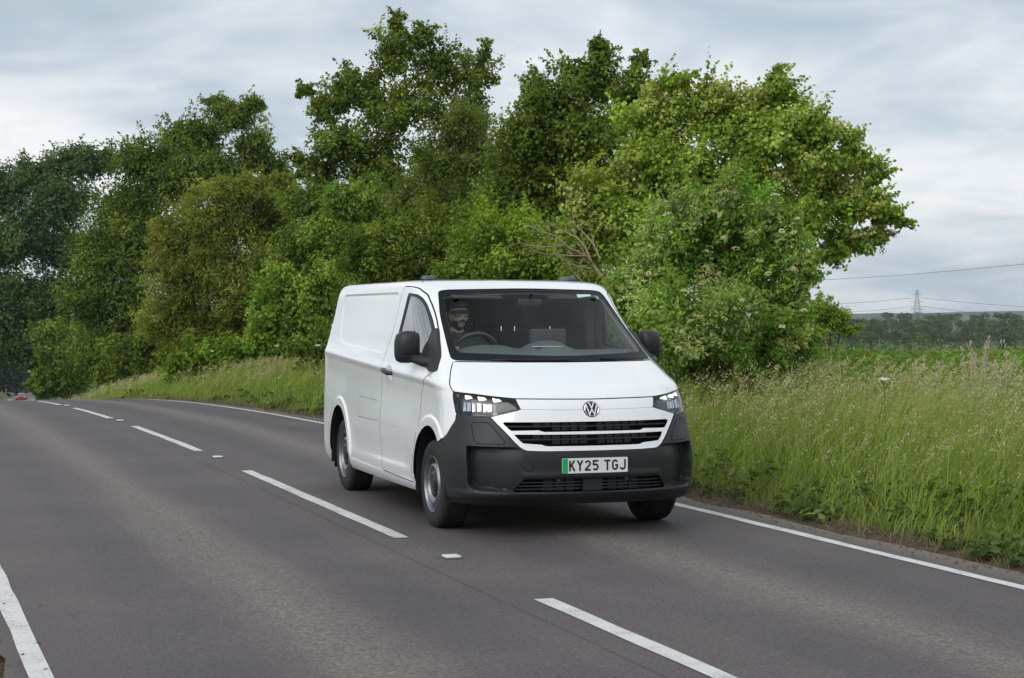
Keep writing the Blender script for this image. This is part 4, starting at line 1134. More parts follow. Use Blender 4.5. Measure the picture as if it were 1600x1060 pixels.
def tree(name, label, lobes, base, palette, leaf=0.105, dens=3.47, clump=.34, seed=1, aspect=.62, stems=1, trunk_r=.12, mat=None, group='trees and bushes beyond the verge', cat='tree', twiggy=.0, flat=.6, spiky=.12, lean=(0, 0), shell=.45, core=1.6, wind=.15):
    """lobes: list of (centre Vector, (rx,ry,rz)); base: ground point"""
    rg = np.random.default_rng(seed)
    root = empty(name, base); tag(root, label, cat, group)
    base = Vector(base)
    Cs = []; Ns = []; Sz = []; Tn_ = []; tips = []
    for (c, r_) in lobes:
        r_ = np.array(r_); c = np.array(c); rm = float(np.mean(r_))
        area = math.pi * r_[0] * r_[2]
        nl = int(area * dens / (leaf * leaf * aspect * .5))
        # boughs: lumps of foliage spread over the lobe, so that tops catch light and hollows stay dark
        nb = int(np.clip(34 * (rm / .9) ** .8, 16, 80)); rb = rm * rg.uniform(.20, .40, nb) * clump / .36
        d = unit(rg.normal(size=(nb, 3)) + np.array([0, -.15, .10])); rad = rg.random(nb) ** shell
        cc = c + d * np.maximum(r_ - rb[:, None] * .45, .1) * rad[:, None]
        wt = rb ** 2; cnt = np.maximum(6, (nl * .80 * wt / wt.sum()).astype(int)); k = np.repeat(np.arange(nb), cnt)
        ld = unit(rg.normal(size=(len(k), 3))); q = rg.random(len(k)) ** .50
        lump = 1 + .22 * np.sin(ld[:, 0] * 5 + k) * np.sin(ld[:, 2] * 6 + k * 1.7)
        P_ = cc[k] + ld * (rb[k] * q * lump)[:, None] * np.array([1.15, 1.15, flat + .30])
        nm = unit(ld * .75 + np.array([0, 0, .55]) + rg.normal(0, .42, (len(k), 3)))
        tc_ = pal(palette, nb, rg, .14)
        tn = tc_[k] * np.exp(rg.normal(0, .17, (len(k), 1))) * np.exp(rg.normal(0, .05, (len(k), 3)))
        Cs.append(P_); Ns.append(nm); Sz.append(leaf * rg.uniform(.6, 1.35, len(k))); Tn_.append(tn)
        nc_ = int(area * core / (leaf * leaf * 5 * aspect * .5)); ld = unit(rg.normal(size=(nc_, 3)))
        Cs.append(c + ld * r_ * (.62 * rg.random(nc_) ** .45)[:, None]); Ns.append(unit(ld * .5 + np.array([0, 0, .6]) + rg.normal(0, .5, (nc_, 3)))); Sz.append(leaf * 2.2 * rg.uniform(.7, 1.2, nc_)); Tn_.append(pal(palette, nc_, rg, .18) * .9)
        # leafy shoots that break the outline
        ns = max(4, int(nl * .20 / 16)); bi = rg.integers(0, nb, ns)
        dd = unit(d[bi] * .9 + rg.normal(0, .45, (ns, 3)) + np.array([wind, 0, .35])); p0 = cc[bi] + dd * rb[bi][:, None] * .7
        ln = rm * rg.uniform(.12, .12 + spiky * 2.0, ns); k2 = np.repeat(np.arange(ns), 16); tpos = rg.random(len(k2))
        P2 = p0[k2] + dd[k2] * (ln[k2] * tpos)[:, None] + rg.normal(size=(len(k2), 3)) * leaf * .55 * (1.15 - tpos)[:, None]
        Cs.append(P2); Ns.append(unit(dd[k2] * .3 + np.array([0, 0, .6]) + rg.normal(0, .6, (len(k2), 3)))); Sz.append(leaf * rg.uniform(.55, 1.1, len(k2)))
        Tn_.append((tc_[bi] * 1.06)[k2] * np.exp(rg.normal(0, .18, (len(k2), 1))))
        tips += [Vector(x) for x in (p0 + dd * (ln * .8)[:, None])[:10]]
    Cs = np.concatenate(Cs); Ns = np.concatenate(Ns); Sz = np.concatenate(Sz); tint = np.concatenate(Tn_)
    gz_ = base.z + .05
    k = Cs[:, 2] > gz_; Cs, Ns, Sz, tint = Cs[k], Ns[k], Sz[k], tint[k]
    Vl, Fl = leaves(Cs - np.array(base), Ns, Sz, aspect, rg, .22, .35)
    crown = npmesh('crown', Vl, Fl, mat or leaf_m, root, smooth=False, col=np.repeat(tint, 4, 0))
    # wood
    mb = MB(); cen_ = sum((Vector(c) for c, _ in lobes), Vector()) / len(lobes)
    top = max((c[2] + r_[2] * .3) for c, r_ in lobes)
    stm = []
    for s in range(stems):
        p0 = Vector((rg.normal(0, .12 * (stems > 1)), rg.normal(0, .12 * (stems > 1)), -.15))
        tgt = Vector((cen_.x - base.x + rg.normal(0, .5), cen_.y - base.y + rg.normal(0, .3), max(.8, (cen_.z - base.z) * .75)))
        pts = [p0.lerp(tgt, f) + Vector((rg.normal(0, .06), rg.normal(0, .06), 0)) * (f > 0) for f in np.linspace(0, 1, 6)]
        mb.tube(pts, [trunk_r * (1.25 - .75 * f) / math.sqrt(stems) for f in np.linspace(0, 1, 6)], 9); stm.append(pts)
    trunk = mb.build('trunk', barkm, root)
    mb = MB()
    nodes_ = [p for pts in stm for p in pts[3:]]
    for (c, r_) in sorted(lobes, key=lambda q: (Vector(q[0]) - base - stm[0][-1]).length):
        e = Vector(c) - base; st_ = min(nodes_, key=lambda q: (q - e).length); nodes_.append(e)
        md_ = st_.lerp(e, .5) + Vector((rg.normal(0, .10), rg.normal(0, .10), .04 * (e - st_).length)); k_ = max(.25, 1 - (e - stm[0][-1]).length / 7)
        mb.tube([st_, st_.lerp(md_, .5), md_, md_.lerp(e, .6), e], [trunk_r * .5 * k_, trunk_r * .42 * k_, trunk_r * .33 * k_, trunk_r * .24 * k_, trunk_r * .15 * k_], 6)
        for q in sorted(tips, key=lambda q: (q - Vector(c)).length)[:8]:
            qq = q - base; mm = e.lerp(qq, .5) + Vector((rg.normal(0, .08), rg.normal(0, .08), rg.normal(0, .08)))
            mb.tube([e.lerp(md_, .25), mm, qq], [trunk_r * .14 * k_, trunk_r * .09 * k_, .005], 5)
    mb.build('limbs', barkm, trunk)
    TREES.append(root)
    return root
def plobes(Y, lst, dk=.85, jit=.0, seed=0):
    """lobes from sizes in the photo at distance Y"""
    rg = np.random.default_rng(seed + 77); out = []
    k = Y / FOC
    for q in lst:
        px, py, rx, rz = q[:4]; dy = q[4] if len(q) > 4 else rg.normal(0, .35) * rx * k
        out.append((at(px, py, Y + dy), (rx * k, (rx + rz) * .5 * k * dk, rz * k)))
    return out
def gbase(px, Y):
    p = at(px, 500, Y); s, n = sn(p.x, p.y)
    return Vector((p.x, p.y, float(zground(s, n)) - .03))
PG_MAPLE = [(0.186, 0.307, 0.036), (0.253, 0.377, 0.046), (0.325, 0.436, 0.068), (0.438, 0.461, 0.150)]
PG_DARK = [(0.092, 0.157, 0.026), (0.136, 0.212, 0.033), (0.184, 0.262, 0.042), (0.244, 0.307, 0.062)]
PG_OLIVE = [(0.154, 0.210, 0.036), (0.204, 0.261, 0.047), (0.259, 0.306, 0.061), (0.328, 0.346, 0.092)]
PG_MID = [(0.121, 0.222, 0.030), (0.174, 0.287, 0.038), (0.240, 0.352, 0.048), (0.326, 0.424, 0.074)]
PG_ELDER = [(0.166, 0.302, 0.055), (0.240, 0.385, 0.069), (0.315, 0.452, 0.100), (0.438, 0.485, 0.206)]
PG_BLUE = [(0.062, 0.117, 0.039), (0.089, 0.155, 0.049), (0.123, 0.194, 0.063), (0.164, 0.233, 0.085)]
# bright maple whose crown reaches out to the right
tree('maple_tree', 'bright green windswept maple whose crown reaches furthest right against the sky', plobes(29, [
    (1035, 195, 85, 70), (1120, 175, 75, 60), (1200, 165, 62, 55), (1195, 235, 95, 75), (1270, 215, 62, 60), (1290, 285, 75, 62), (1335, 320, 55, 50), (1378, 336, 40, 28), (1408, 345, 22, 15), (1365, 270, 30, 40), (1130, 290, 110, 80), (1240, 345, 85, 55), (1320, 378, 55, 34), (1290, 400, 40, 24), (1375, 370, 28, 16),
    (1020, 280, 95, 85), (945, 315, 75, 75), (905, 375, 60, 70), (990, 370, 90, 70), (1060, 130, 40, 30), (1215, 125, 22, 26), (1330, 225, 22, 40)], seed=3),
    gbase(1120, 29.5), PG_MAPLE, leaf=0.069, dens=5.33, clump=.36, seed=21, aspect=.85, trunk_r=.07, mat=leaf_g, spiky=.34, flat=.55, shell=.45, wind=.8)
# elder bush with cream flower heads in front of it
elder_l = plobes(22.5, [(1110, 395, 130, 95), (1190, 420, 78, 100), (1020, 450, 80, 85), (1120, 325, 80, 58), (1205, 355, 62, 62), (1225, 500, 52, 75), (1090, 500, 140, 75), (1000, 525, 70, 50), (1180, 545, 80, 45), (970, 480, 60, 65), (1050, 370, 62, 58), (1250, 440, 38, 60), (1255, 530, 35, 50), (1000, 570, 70, 42), (1090, 575, 80, 40), (1180, 580, 70, 36), (950, 545, 45, 50)], .9, seed=5)
elder = tree('elder_bush', 'rounded elder bush dotted with cream flower heads beside the van', elder_l, gbase(1100, 22.6), PG_ELDER, leaf=0.059, dens=5.12, clump=.33, seed=9, aspect=.5, stems=5, trunk_r=.06, cat='bush', flat=.9, spiky=.18, shell=.40)
# cream umbels on the camera side of the elder
creamm = principled('elder_cream', (.50, .47, .22), .8, var=(60, .2)); pinkm = principled('umbel_dry', (.42, .30, .18), .8, var=(60, .2))
rg = np.random.default_rng(4)
heads = [(1150, 268), (1192, 288), (1042, 335), (1118, 332, 1), (1246, 342), (1268, 330), (1176, 364), (1130, 372), (1222, 362), (1240, 364), (996, 383), (1016, 386), (1104, 393), (1150, 389), (1186, 408), (1014, 428), (1103, 418), (1200, 428), (1240, 421), (1032, 421), (1256, 486), (1222, 511), (1070, 455), (1088, 495, 1), (1160, 470), (1135, 300, 1), (1210, 305), (968, 470), (1215, 575), (1060, 545)]
for hd in heads:
    # sit each head on the front of the bush's own leaf mass
    best = None
    for c, r_ in elder_l:
        p = at(hd[0], hd[1], c[1]); u = ((p.x - c[0]) / r_[0]) ** 2 + ((p.z - c[2]) / r_[2]) ** 2
        if u < 1:
            yf = c[1] - r_[1] * math.sqrt(1 - u)
            if best is None or yf < best: best = yf
    if best is None: continue
    p = at(hd[0], hd[1], best - .06)
    mb = MB(); r0 = .034 + .020 * rg.random()
    for k in range(26):
        a = rg.random() * 6.28; q = math.sqrt(rg.random()) * r0
        mb.ellipsoid((q * math.cos(a), q * math.sin(a), .018 * (1 - (q / r0) ** 2) + rg.normal(0, .003)), (.010, .010, .006), 5, 3)
    o = mb.build('flower_head', pinkm if len(hd) > 2 else creamm, elder); o.location = p - Vector(elder.location); o.rotation_euler = (R(25 + rg.normal(0, 12)), rg.normal(0, .2), 0)
# dead branches that stick out to the left of the elder
mb = MB()
def br(pts, r0, Y=24.5, r1=.006):
    P_ = [at(x, y, Y + dy) - Vector(elder.location) for x, y, dy in pts]
    mb.tube(P_, list(np.linspace(r0 * .52, r1 * .5, len(P_))), 7)
    for k in range(1, len(P_)):
        for _ in range(2):
            q = P_[k - 1].lerp(P_[k], random.random()); d = Vector((random.gauss(-.14, .10), random.gauss(0, .08), random.gauss(.05, .10)))
            mb.tube([q, q + d * .6 + Vector((0, 0, .015)), q + d], [.005, .0035, .0015], 4)
br([(940, 432, 0), (925, 412, 0), (915, 400, -.2), (890, 388, -.3), (872, 372, -.4), (860, 366, -.4), (845, 362, -.5), (815, 349, -.6)], .045)
br([(925, 412, 0), (914, 385, 0), (902, 372, .1), (882, 362, .1), (862, 352, 0), (855, 349, 0)], .032)
br([(938, 405, .1), (925, 378, .1), (908, 360, .2), (895, 348, .2)], .03)
br([(915, 400, -.2), (890, 400, -.4), (868, 398, -.5), (850, 397, -.6)], .02)
br([(880, 383, -.3), (862, 386, -.5), (838, 386, -.6), (808, 378, -.7)], .02)
br([(925, 420, 0), (905, 416, .1), (885, 413, .1)], .018); br([(910, 440, .1), (895, 425, .1), (885, 408, .1), (865, 402, 0)], .02)
dead = mb.build('dead_branch', deadm, elder)
# dark maples behind
tree('field_maple', 'dark maple standing just left of the bright maple, its top against the sky', plobes(38, [(915, 120, 62, 50), (860, 160, 68, 55), (985, 150, 48, 52), (905, 200, 110, 65), (830, 230, 85, 75), (900, 290, 105, 80), (815, 320, 85, 75), (940, 75, 22, 26), (1000, 95, 20, 20), (1010, 190, 40, 60), (870, 390, 90, 75)], seed=8),
    gbase(890, 38.5), PG_DARK, leaf=0.082, dens=5.69, clump=.36, seed=31, aspect=.8, trunk_r=.18, spiky=.16)
tree('oak_tree', 'tallest tree of the row with open dark crown and sky showing through', plobes(50, [(620, 75, 48, 45), (660, 60, 30, 28), (690, 115, 62, 50), (745, 120, 36, 46), (570, 135, 62, 48), (510, 165, 48, 36), (475, 140, 20, 20), (620, 175, 80, 52), (720, 185, 62, 48), (530, 225, 60, 42), (590, 265, 95, 62), (700, 270, 80, 60), (500, 270, 36, 36), (620, 35, 18, 24), (760, 80, 14, 22), (640, 340, 110, 70), (490, 320, 60, 50), (540, 345, 70, 60), (470, 255, 24, 26)], seed=12),
    gbase(630, 50.5), PG_DARK, leaf=0.095, dens=4.14, clump=.36, seed=41, aspect=.75, trunk_r=.15, spiky=.20, shell=.42, core=.9)
tree('hawthorn_tree', 'olive brown hawthorn below the tallest tree with bare limbs showing', plobes(43, [(720, 205, 62, 45), (690, 255, 55, 45), (760, 260, 55, 50), (735, 330, 90, 60), (650, 320, 70, 55)], seed=14),
    gbase(710, 43.5), [(.085, .140, .026), (.120, .180, .034), (.160, .215, .046), (.215, .245, .070)], leaf=0.069, dens=4.04, clump=.36, seed=43, aspect=.6, trunk_r=.15, spiky=.16, shell=.42)
# hedge and bushes in front of them, left of and behind the van
tree('hazel_bush', 'dense dark green bush directly above the van roof', plobes(33, [(830, 430, 95, 95), (770, 400, 75, 80), (880, 460, 80, 85), (740, 470, 80, 75), (820, 520, 120, 55)], seed=15), gbase(820, 33.5), PG_MID, leaf=0.071, dens=5.41, clump=.36, seed=51, stems=4, trunk_r=.1, cat='bush', aspect=.7)
tree('blackthorn_bush', 'dark shadowy bush rising behind the rear half of the van roof', plobes(36, [(650, 420, 85, 95), (700, 370, 70, 70), (610, 480, 85, 80), (690, 490, 95, 75), (580, 400, 60, 65), (640, 540, 110, 45)], seed=16), gbase(650, 36.5), PG_DARK, leaf=0.071, dens=5.41, clump=.36, seed=53, stems=4, trunk_r=.1, cat='bush', aspect=.6)
tree('sycamore_sapling', 'light green leafy sapling just left of the van rear', plobes(45, [(480, 400, 62, 70), (450, 460, 60, 65), (520, 450, 62, 75), (430, 510, 55, 45), (500, 520, 80, 45), (540, 380, 48, 55), (555, 320, 60, 50)], seed=17), gbase(480, 45.5), PG_MID, leaf=0.082, dens=5.72, clump=.36, seed=55, stems=2, trunk_r=.1, aspect=.8, mat=leaf_g)
tree('willow_bush', 'broad olive brown bush, the most yellowed one left of the van', plobes(56, [(385, 305, 78, 45), (335, 355, 85, 60), (420, 365, 70, 65), (300, 430, 80, 70), (385, 440, 90, 75), (280, 500, 70, 50), (350, 520, 100, 50), (260, 375, 40, 40), (440, 290, 40, 32)], seed=18), gbase(350, 56.5), PG_OLIVE, leaf=0.103, dens=4.58, clump=.36, seed=57, stems=4, trunk_r=.13, cat='bush', aspect=.45, flat=.45, core=2.6)
tree('ash_tree', 'mid green ash tree with yellow flecks, second from the left edge', plobes(84, [(370, 180, 52, 34), (300, 215, 72, 48), (230, 255, 62, 48), (395, 235, 45, 42), (270, 290, 90, 55), (200, 330, 75, 60), (340, 270, 70, 45), (165, 400, 72, 62), (230, 390, 80, 62), (140, 470, 58, 60), (200, 490, 80, 70), (160, 560, 75, 52), (235, 545, 60, 45), (340, 160, 26, 20), (425, 265, 40, 40), (440, 310, 45, 45), (400, 165, 24, 20)], seed=19),
    gbase(235, 85), [(.080, .140, .026), (.115, .185, .032), (.160, .235, .042), (.260, .330, .070)], leaf=.160, dens=3.93, clump=.36, seed=59, trunk_r=.25, aspect=.55, spiky=.17, core=2.4)
tree('horse_chestnut_tree', 'very dark broad tree at the left edge of the picture', plobes(122, [(125, 255, 62, 36), (60, 275, 62, 36), (10, 300, 55, 48), (170, 250, 26, 30), (95, 320, 70, 48), (30, 375, 75, 58), (110, 395, 60, 52), (20, 460, 75, 58), (85, 470, 60, 58), (40, 535, 75, 50), (110, 555, 50, 50), (95, 600, 42, 32), (-40, 420, 60, 100), (-50, 510, 60, 70)], seed=20),
    gbase(75, 122), PG_BLUE, leaf=.215, dens=4.77, clump=.36, seed=61, trunk_r=.35, aspect=.7, spiky=.13, core=2.4)
tree('thorn_bush', 'small dark bush far off at the field edge right of the elder', plobes(62, [(1300, 500, 40, 28), (1278, 485, 30, 30), (1330, 514, 22, 14)], seed=22), gbase(1300, 62.5), PG_MID, leaf=0.106, dens=4.79, clump=.36, seed=63, stems=3, trunk_r=.1, cat='bush')
for lab, Y, pal_, lst, sd_ in (
    ('low dark hedge at the foot of the trees, next to the van rear', 41, PG_DARK, [(560, 540, 60, 50), (620, 530, 60, 50), (500, 548, 60, 45), (680, 520, 60, 50), (740, 520, 60, 50)], 81),
    ('low green hedge in the middle of the tree row foot', 54, PG_MID, [(440, 545, 55, 45), (380, 555, 60, 42), (330, 562, 60, 40), (470, 510, 50, 50), (290, 570, 50, 36)], 82),
    ('low dark hedge at the foot of the trees furthest left', 80, PG_DARK, [(290, 555, 55, 45), (235, 562, 55, 48), (195, 570, 50, 45), (250, 515, 55, 50), (165, 560, 40, 50)], 83),
    ('dark undergrowth closing the view under the leftmost tree', 112, PG_DARK, [(120, 585, 45, 42), (85, 592, 36, 38), (95, 540, 50, 50), (140, 545, 45, 50), (60, 596, 24, 28)], 84),
    ('low hedge between the van roof and the dead branches', 31, PG_MID, [(860, 500, 70, 60), (920, 490, 55, 60), (800, 510, 70, 55), (945, 530, 50, 45), (910, 440, 45, 50)], 85)):
    tree('hedge', lab, plobes(Y, lst, seed=sd_), gbase(lst[0][0], Y), pal_, leaf=.085 * Y / 40, dens=5.5, seed=sd_, stems=5, trunk_r=.07, cat='hedge', group='hedges at the foot of the trees', aspect=.65, flat=.8)
tree('far_copse', 'dark copse far down the road behind the red car', plobes(400, [(10, 592, 36, 28), (50, 596, 34, 26), (-25, 588, 36, 32), (25, 570, 40, 30), (75, 590, 30, 30)], seed=90), gbase(30, 402), [(.02, .036, .012), (.03, .05, .015)], leaf=.9, dens=5, seed=91, trunk_r=.5, cat='copse')
# trees on the other side of the road, seen mirrored in the van's flank
for i, (s, n, h, lab) in enumerate(((26, -11.0, 6.0, 'hedgerow tree left of the road, seen only mirrored in the van door glass'), (44, -12.5, 7.0, 'taller hedgerow tree left of the road, seen only mirrored in the van side'), (34, -9.5, 2.6, 'low roadside hawthorn opposite the van, seen only mirrored in its paint'), (52, -9.5, 3.2, 'second low hawthorn further along the left verge, seen only mirrored'), (62, -11.0, 4.5, 'farthest hedgerow bush left of the road, seen only mirrored'))):
    x, y = xy(s, n); z = float(zground(s, n)); x = float(x); y = float(y)
    tree('hedgerow_tree', lab, [(Vector((x, y, z + h * .62)), (1.9, 1.9, h * .36)), (Vector((x + .9, y - .8, z + h * .45)), (1.5, 1.5, h * .25)), (Vector((x - .9, y + .9, z + h * .4)), (1.5, 1.5, h * .25))], (x, y, z), PG_DARK, leaf=0.164, dens=3.74, clump=.36, seed=70 + i, trunk_r=.16, group='trees left of the road')
# ------------------------------------------------------------------ verge grass, weeds and field crop (uncountable)
def blades(s, n, h, wdt, lean, tint0, tint1, rg, segs=2, lean_dir=None, zoff=0.0):
    """curved tapering grass blades; returns V,F,col"""
    m = len(s); x, y = xy(s, n); z = zground(s, n, x, y) - .02
    if lean_dir is None: lean_dir = rg.uniform(0, 2 * math.pi, m)
    ld = np.stack([np.cos(lean_dir), np.sin(lean_dir)], 1)
    fa = rg.uniform(0, math.pi, m); wd = np.stack([np.cos(fa), np.sin(fa), np.zeros(m)], 1) * (wdt / 2)[:, None]
    P0 = np.stack([x, y, z], 1); rings = []
    for k in range(segs + 1):
        f = k / segs
        c = P0 + np.stack([ld[:, 0] * lean * f ** 2, ld[:, 1] * lean * f ** 2, h * (f - .12 * f ** 2 * (lean / np.maximum(h, .01)))], 1)
        rings.append((c, 1 - .75 * f if k < segs else 0))
    V = []; C = []
    for k, (c, wf) in enumerate(rings):
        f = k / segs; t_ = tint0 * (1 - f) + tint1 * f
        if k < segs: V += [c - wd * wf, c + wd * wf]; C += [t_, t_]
        else: V += [c]; C += [t_]
    nv = 2 * segs + 1
    V = np.stack(V, 1).reshape(-1, 3); C = np.stack(C, 1).reshape(-1, 3)
    i = np.arange(m)[:, None] * nv; F = []
    for k in range(segs - 1):
        F += [i + np.array([[2 * k, 2 * k + 1, 2 * k + 3]]), i + np.array([[2 * k, 2 * k + 3, 2 * k + 2]])]
    F.append(i + np.array([[2 * segs - 2, 2 * segs - 1, 2 * segs]]))
    return V, np.concatenate(F), C, rings[-1][0]
def cat_mesh(parts):
    Vs = []; Fs = []; Cs = []; b = 0
    for v, f, c in parts: Vs.append(v); Fs.append(f + b); Cs.append(c); b += len(v)
    return np.concatenate(Vs), np.concatenate(Fs), np.concatenate(Cs)
rg = np.random.default_rng(99)
# positions along the verge: denser near the camera
def verge_pts(m, n0, n1, s0=-5.0, s1=100.0, p=2.1, skew=1.0):
    u = rg.random(m); s = s0 + (s1 - s0) * u ** p
    n = n0 + (n1 - n0) * rg.random(m) ** skew
    return s, n
def patchy(s, n, f=1.1, ph=0.0):
    x, y = xy(s, n); return .5 + .5 * wob(x, y, f, ph)
parts = []
# green leaf blades
s, n = verge_pts(95000, 3.55, 7.6, skew=.9)
far = 1 + np.clip(s, 0, 60) / 28
pt = patchy(s, n)
h = (.24 + .62 * sst(3.6, 5.0, n)) * rg.uniform(.5, 1.3, len(s)) * (.75 + .4 * pt)
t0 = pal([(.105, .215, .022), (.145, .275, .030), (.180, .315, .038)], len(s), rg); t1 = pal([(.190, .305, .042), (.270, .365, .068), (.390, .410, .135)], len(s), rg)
pv_ = np.exp(.22 * wob(*xy(s, n), 2.1, .4))[:, None]; t0 = t0 * pv_; t1 = t1 * pv_ * np.where(rg.random((len(s), 1)) < .10, np.array([[1.5, 1.15, 1.4]]), 1.0)
ldir = rg.normal(.25, 1.1, len(s))
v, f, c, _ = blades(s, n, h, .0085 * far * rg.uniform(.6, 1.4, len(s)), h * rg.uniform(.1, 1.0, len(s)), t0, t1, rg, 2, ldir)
parts.append((v, f, c))
# dead thatch and short dry blades at the foot
s, n = verge_pts(22000, 3.38, 5.2, s1=70, skew=1.5); far = 1 + np.clip(s, 0, 60) / 28
h = rg.uniform(.06, .34, len(s)) * (.5 + .5 * sst(3.4, 4.2, n)); t0 = pal([(.16, .13, .07), (.22, .19, .09)], len(s), rg); t1 = pal([(.26, .23, .11), (.38, .33, .19)], len(s), rg)
v, f, c, _ = blades(s, n, h, .007 * far, h * rg.uniform(.3, 1.6, len(s)), t0, t1, rg, 2, rg.uniform(0, 6.28, len(s))); parts.append((v, f, c))
vg = cat_mesh(parts)
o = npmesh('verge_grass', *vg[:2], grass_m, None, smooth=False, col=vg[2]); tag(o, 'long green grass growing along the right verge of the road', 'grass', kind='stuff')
# tall flowering stalks with seed heads
parts = []
s, n = verge_pts(36000, 4.2, 7.9, skew=.85); pt = patchy(s, n, .8, 2.0); k = rg.random(len(s)) < (.45 + .55 * pt) * (1 - .55 * sst(10, 25, s)); s, n = s[k], n[k]; far = 1 + np.clip(s, 0, 60) / 28
h = rg.uniform(.42, 1.05, len(s)) * (.60 + .40 * sst(3.9, 5.2, n))
ldir = rg.normal(.15, .5, len(s)); ln = h * rg.uniform(.15, .50, len(s))
t0 = pal([(.15, .25, .04), (.22, .29, .07)], len(s), rg); t1 = pal([(.32, .32, .13), (.42, .39, .19)], len(s), rg)
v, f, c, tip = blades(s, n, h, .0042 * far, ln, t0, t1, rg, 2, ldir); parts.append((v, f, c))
# seed heads: slim drooping spindles of small flakes
hd_t = pal([(.42, .40, .18), (.50, .46, .24), (.56, .50, .30), (.46, .37, .23)], len(s), rg)
nf = 6; kk = np.repeat(np.arange(len(s)), nf); j = np.tile(np.arange(nf), len(s)) / (nf - 1)
dirv = np.stack([np.cos(ldir) * .75, np.sin(ldir) * .75, np.full(len(s), .62)], 1); dirv = unit(dirv)
hl = rg.uniform(.07, .17, len(s))
C_ = tip[kk] + dirv[kk] * (hl[kk] * (j - .75))[:, None] + rg.normal(0, .008, (len(kk), 3)) * far[kk][:, None]
nm = unit(rg.normal(size=(len(kk), 3)))
V2, F2 = leaves(C_, nm, .030 * far[kk] * rg.uniform(.7, 1.3, len(kk)), .32, rg, .1)
parts.append((V2, F2, np.repeat(hd_t[kk], 4, 0)))
vg = cat_mesh(parts)
o = npmesh('seeding_grass', *vg[:2], grass_m, None, smooth=False, col=vg[2]); tag(o, 'tall tan seed heads of grass leaning over the right verge', 'grass', kind='stuff')
# broad leaved weeds at the foot of the verge
parts = []
m = 1700; s, n = verge_pts(m, 3.50, 4.5, s0=-4, s1=60, p=1.7, skew=1.1)
k = rg.random(len(s)) < (.05 + .95 * patchy(s, n, 1.3, .7) ** 2) * (.35 + .85 * (s < 3.5)); s, n = s[k], n[k]
far = 1 + np.clip(s, 0, 60) / 30
x, y = xy(s, n); z = zground(s, n, x, y)
hgt = rg.uniform(.10, .42, len(s)) * (.6 + .6 * patchy(s, n, 1.3, .7)) * sst(3.3, 3.9, n)
nl = 26; kk = np.repeat(np.arange(len(s)), nl)
rr = np.sqrt(rg.random(len(kk))) * .16; aa = rg.uniform(0, 6.283, len(kk))
C_ = np.stack([x[kk] + rr * np.cos(aa), y[kk] + rr * np.sin(aa), z[kk] + hgt[kk] * rg.random(len(kk)) ** .6 * (1 - .5 * (rr / .16) ** 2)], 1)
nm = unit(np.stack([np.cos(aa) * .5, np.sin(aa) * .5, np.full(len(kk), .9)], 1) + rg.normal(0, .35, (len(kk), 3)))
wt = pal([(.055, .100, .024), (.085, .135, .030), (.120, .175, .040), (.165, .210, .055)], len(s), rg, .18)
V2, F2 = leaves(C_, nm, .075 * np.sqrt(far[kk]) * rg.uniform(.5, 1.5, len(kk)), .62, rg, .2, .1)
o = npmesh('roadside_weeds', V2, F2, leaf_m, None, smooth=False, col=np.repeat(wt[kk] * np.exp(rg.normal(0, .15, (len(kk), 1))), 4, 0)); tag(o, 'low leafy weeds along the dirt edge of the road', 'weeds', kind='stuff')
# leaf litter and grit on the dirt strip
m = 9000; s = -5 + 45 * rg.random(m) ** 1.8; n = rg.normal(3.42, .16, m); n = n[(n > 3.05)]; s = s[:len(n)]; n = np.where(rg.random(len(n)) < .2, -np.abs(rg.normal(3.3, .18, len(n))), n)
x, y = xy(s, n); z = np.where(np.abs(n) < np.where(n < 0, 3.1, 3.3), zsurf(s, n), zground(s, n, x, y)) + .006
nm = unit(np.stack([rg.normal(0, .25, len(s)), rg.normal(0, .25, len(s)), np.ones(len(s))], 1))
lt = pal([(.09, .065, .045), (.16, .12, .08), (.24, .19, .13), (.10, .09, .08)], len(s), rg, .25)
V2, F2 = leaves(np.stack([x, y, z], 1), nm, .028 * rg.uniform(.4, 1.6, len(s)), .55, rg, .25)
o = npmesh('leaf_litter', V2, F2, leaf_m, None, smooth=False, col=np.repeat(lt, 4, 0)); tag(o, 'brown leaf litter and grit along the road edge', 'litter', kind='stuff')
# field crop behind the verge on the right: rank green growth, nearest rows leafy
parts = []
m = 4300; u = rg.random(m); yy = 15 + 75 * u ** 1.7; az = rg.uniform(.10, .31, m); xx = az * yy; s, n = sn(xx, yy)
k = n > 7.6; xx, yy, s, n = xx[k], yy[k], s[k], n[k]; z = zground(s, n, xx, yy); sc = yy / 22
pt = .5 + .5 * wob(xx, yy, .5, .3); hgt = (.70 + .45 * pt) * rg.uniform(.6, 1.15, len(s)) * (1 - .72 * sst(24, 60, yy))
nl = 24; kk = np.repeat(np.arange(len(s)), nl); rr = np.sqrt(rg.random(len(kk))) * .22 * np.sqrt(sc[kk]); aa = rg.uniform(0, 6.283, len(kk))
C_ = np.stack([xx[kk] + rr * np.cos(aa), yy[kk] + rr * np.sin(aa), z[kk] + hgt[kk] * rg.random(len(kk)) ** .5], 1)
nm = unit(np.stack([np.cos(aa) * .5, np.sin(aa) * .5, np.full(len(kk), .8)], 1) + rg.normal(0, .4, (len(kk), 3)))
ct = pal([(.100, .215, .034), (.145, .270, .044), (.190, .315, .056), (.250, .335, .090)], len(s), rg, .12)
ct = np.where((yy > 45)[:, None], ct * np.array([1.35, 1.0, 1.2]), ct)
V2, F2 = leaves(C_, nm, .075 * np.sqrt(sc[kk]) * rg.uniform(.6, 1.5, len(kk)), .5, rg, .2)
o = npmesh('field_growth', V2, F2, leaf_m, None, smooth=False, col=np.repeat(ct[kk] * np.exp(rg.normal(0, .15, (len(kk), 1))), 4, 0)); tag(o, 'bright green leafy growth filling the field behind the verge', 'crop', kind='stuff')
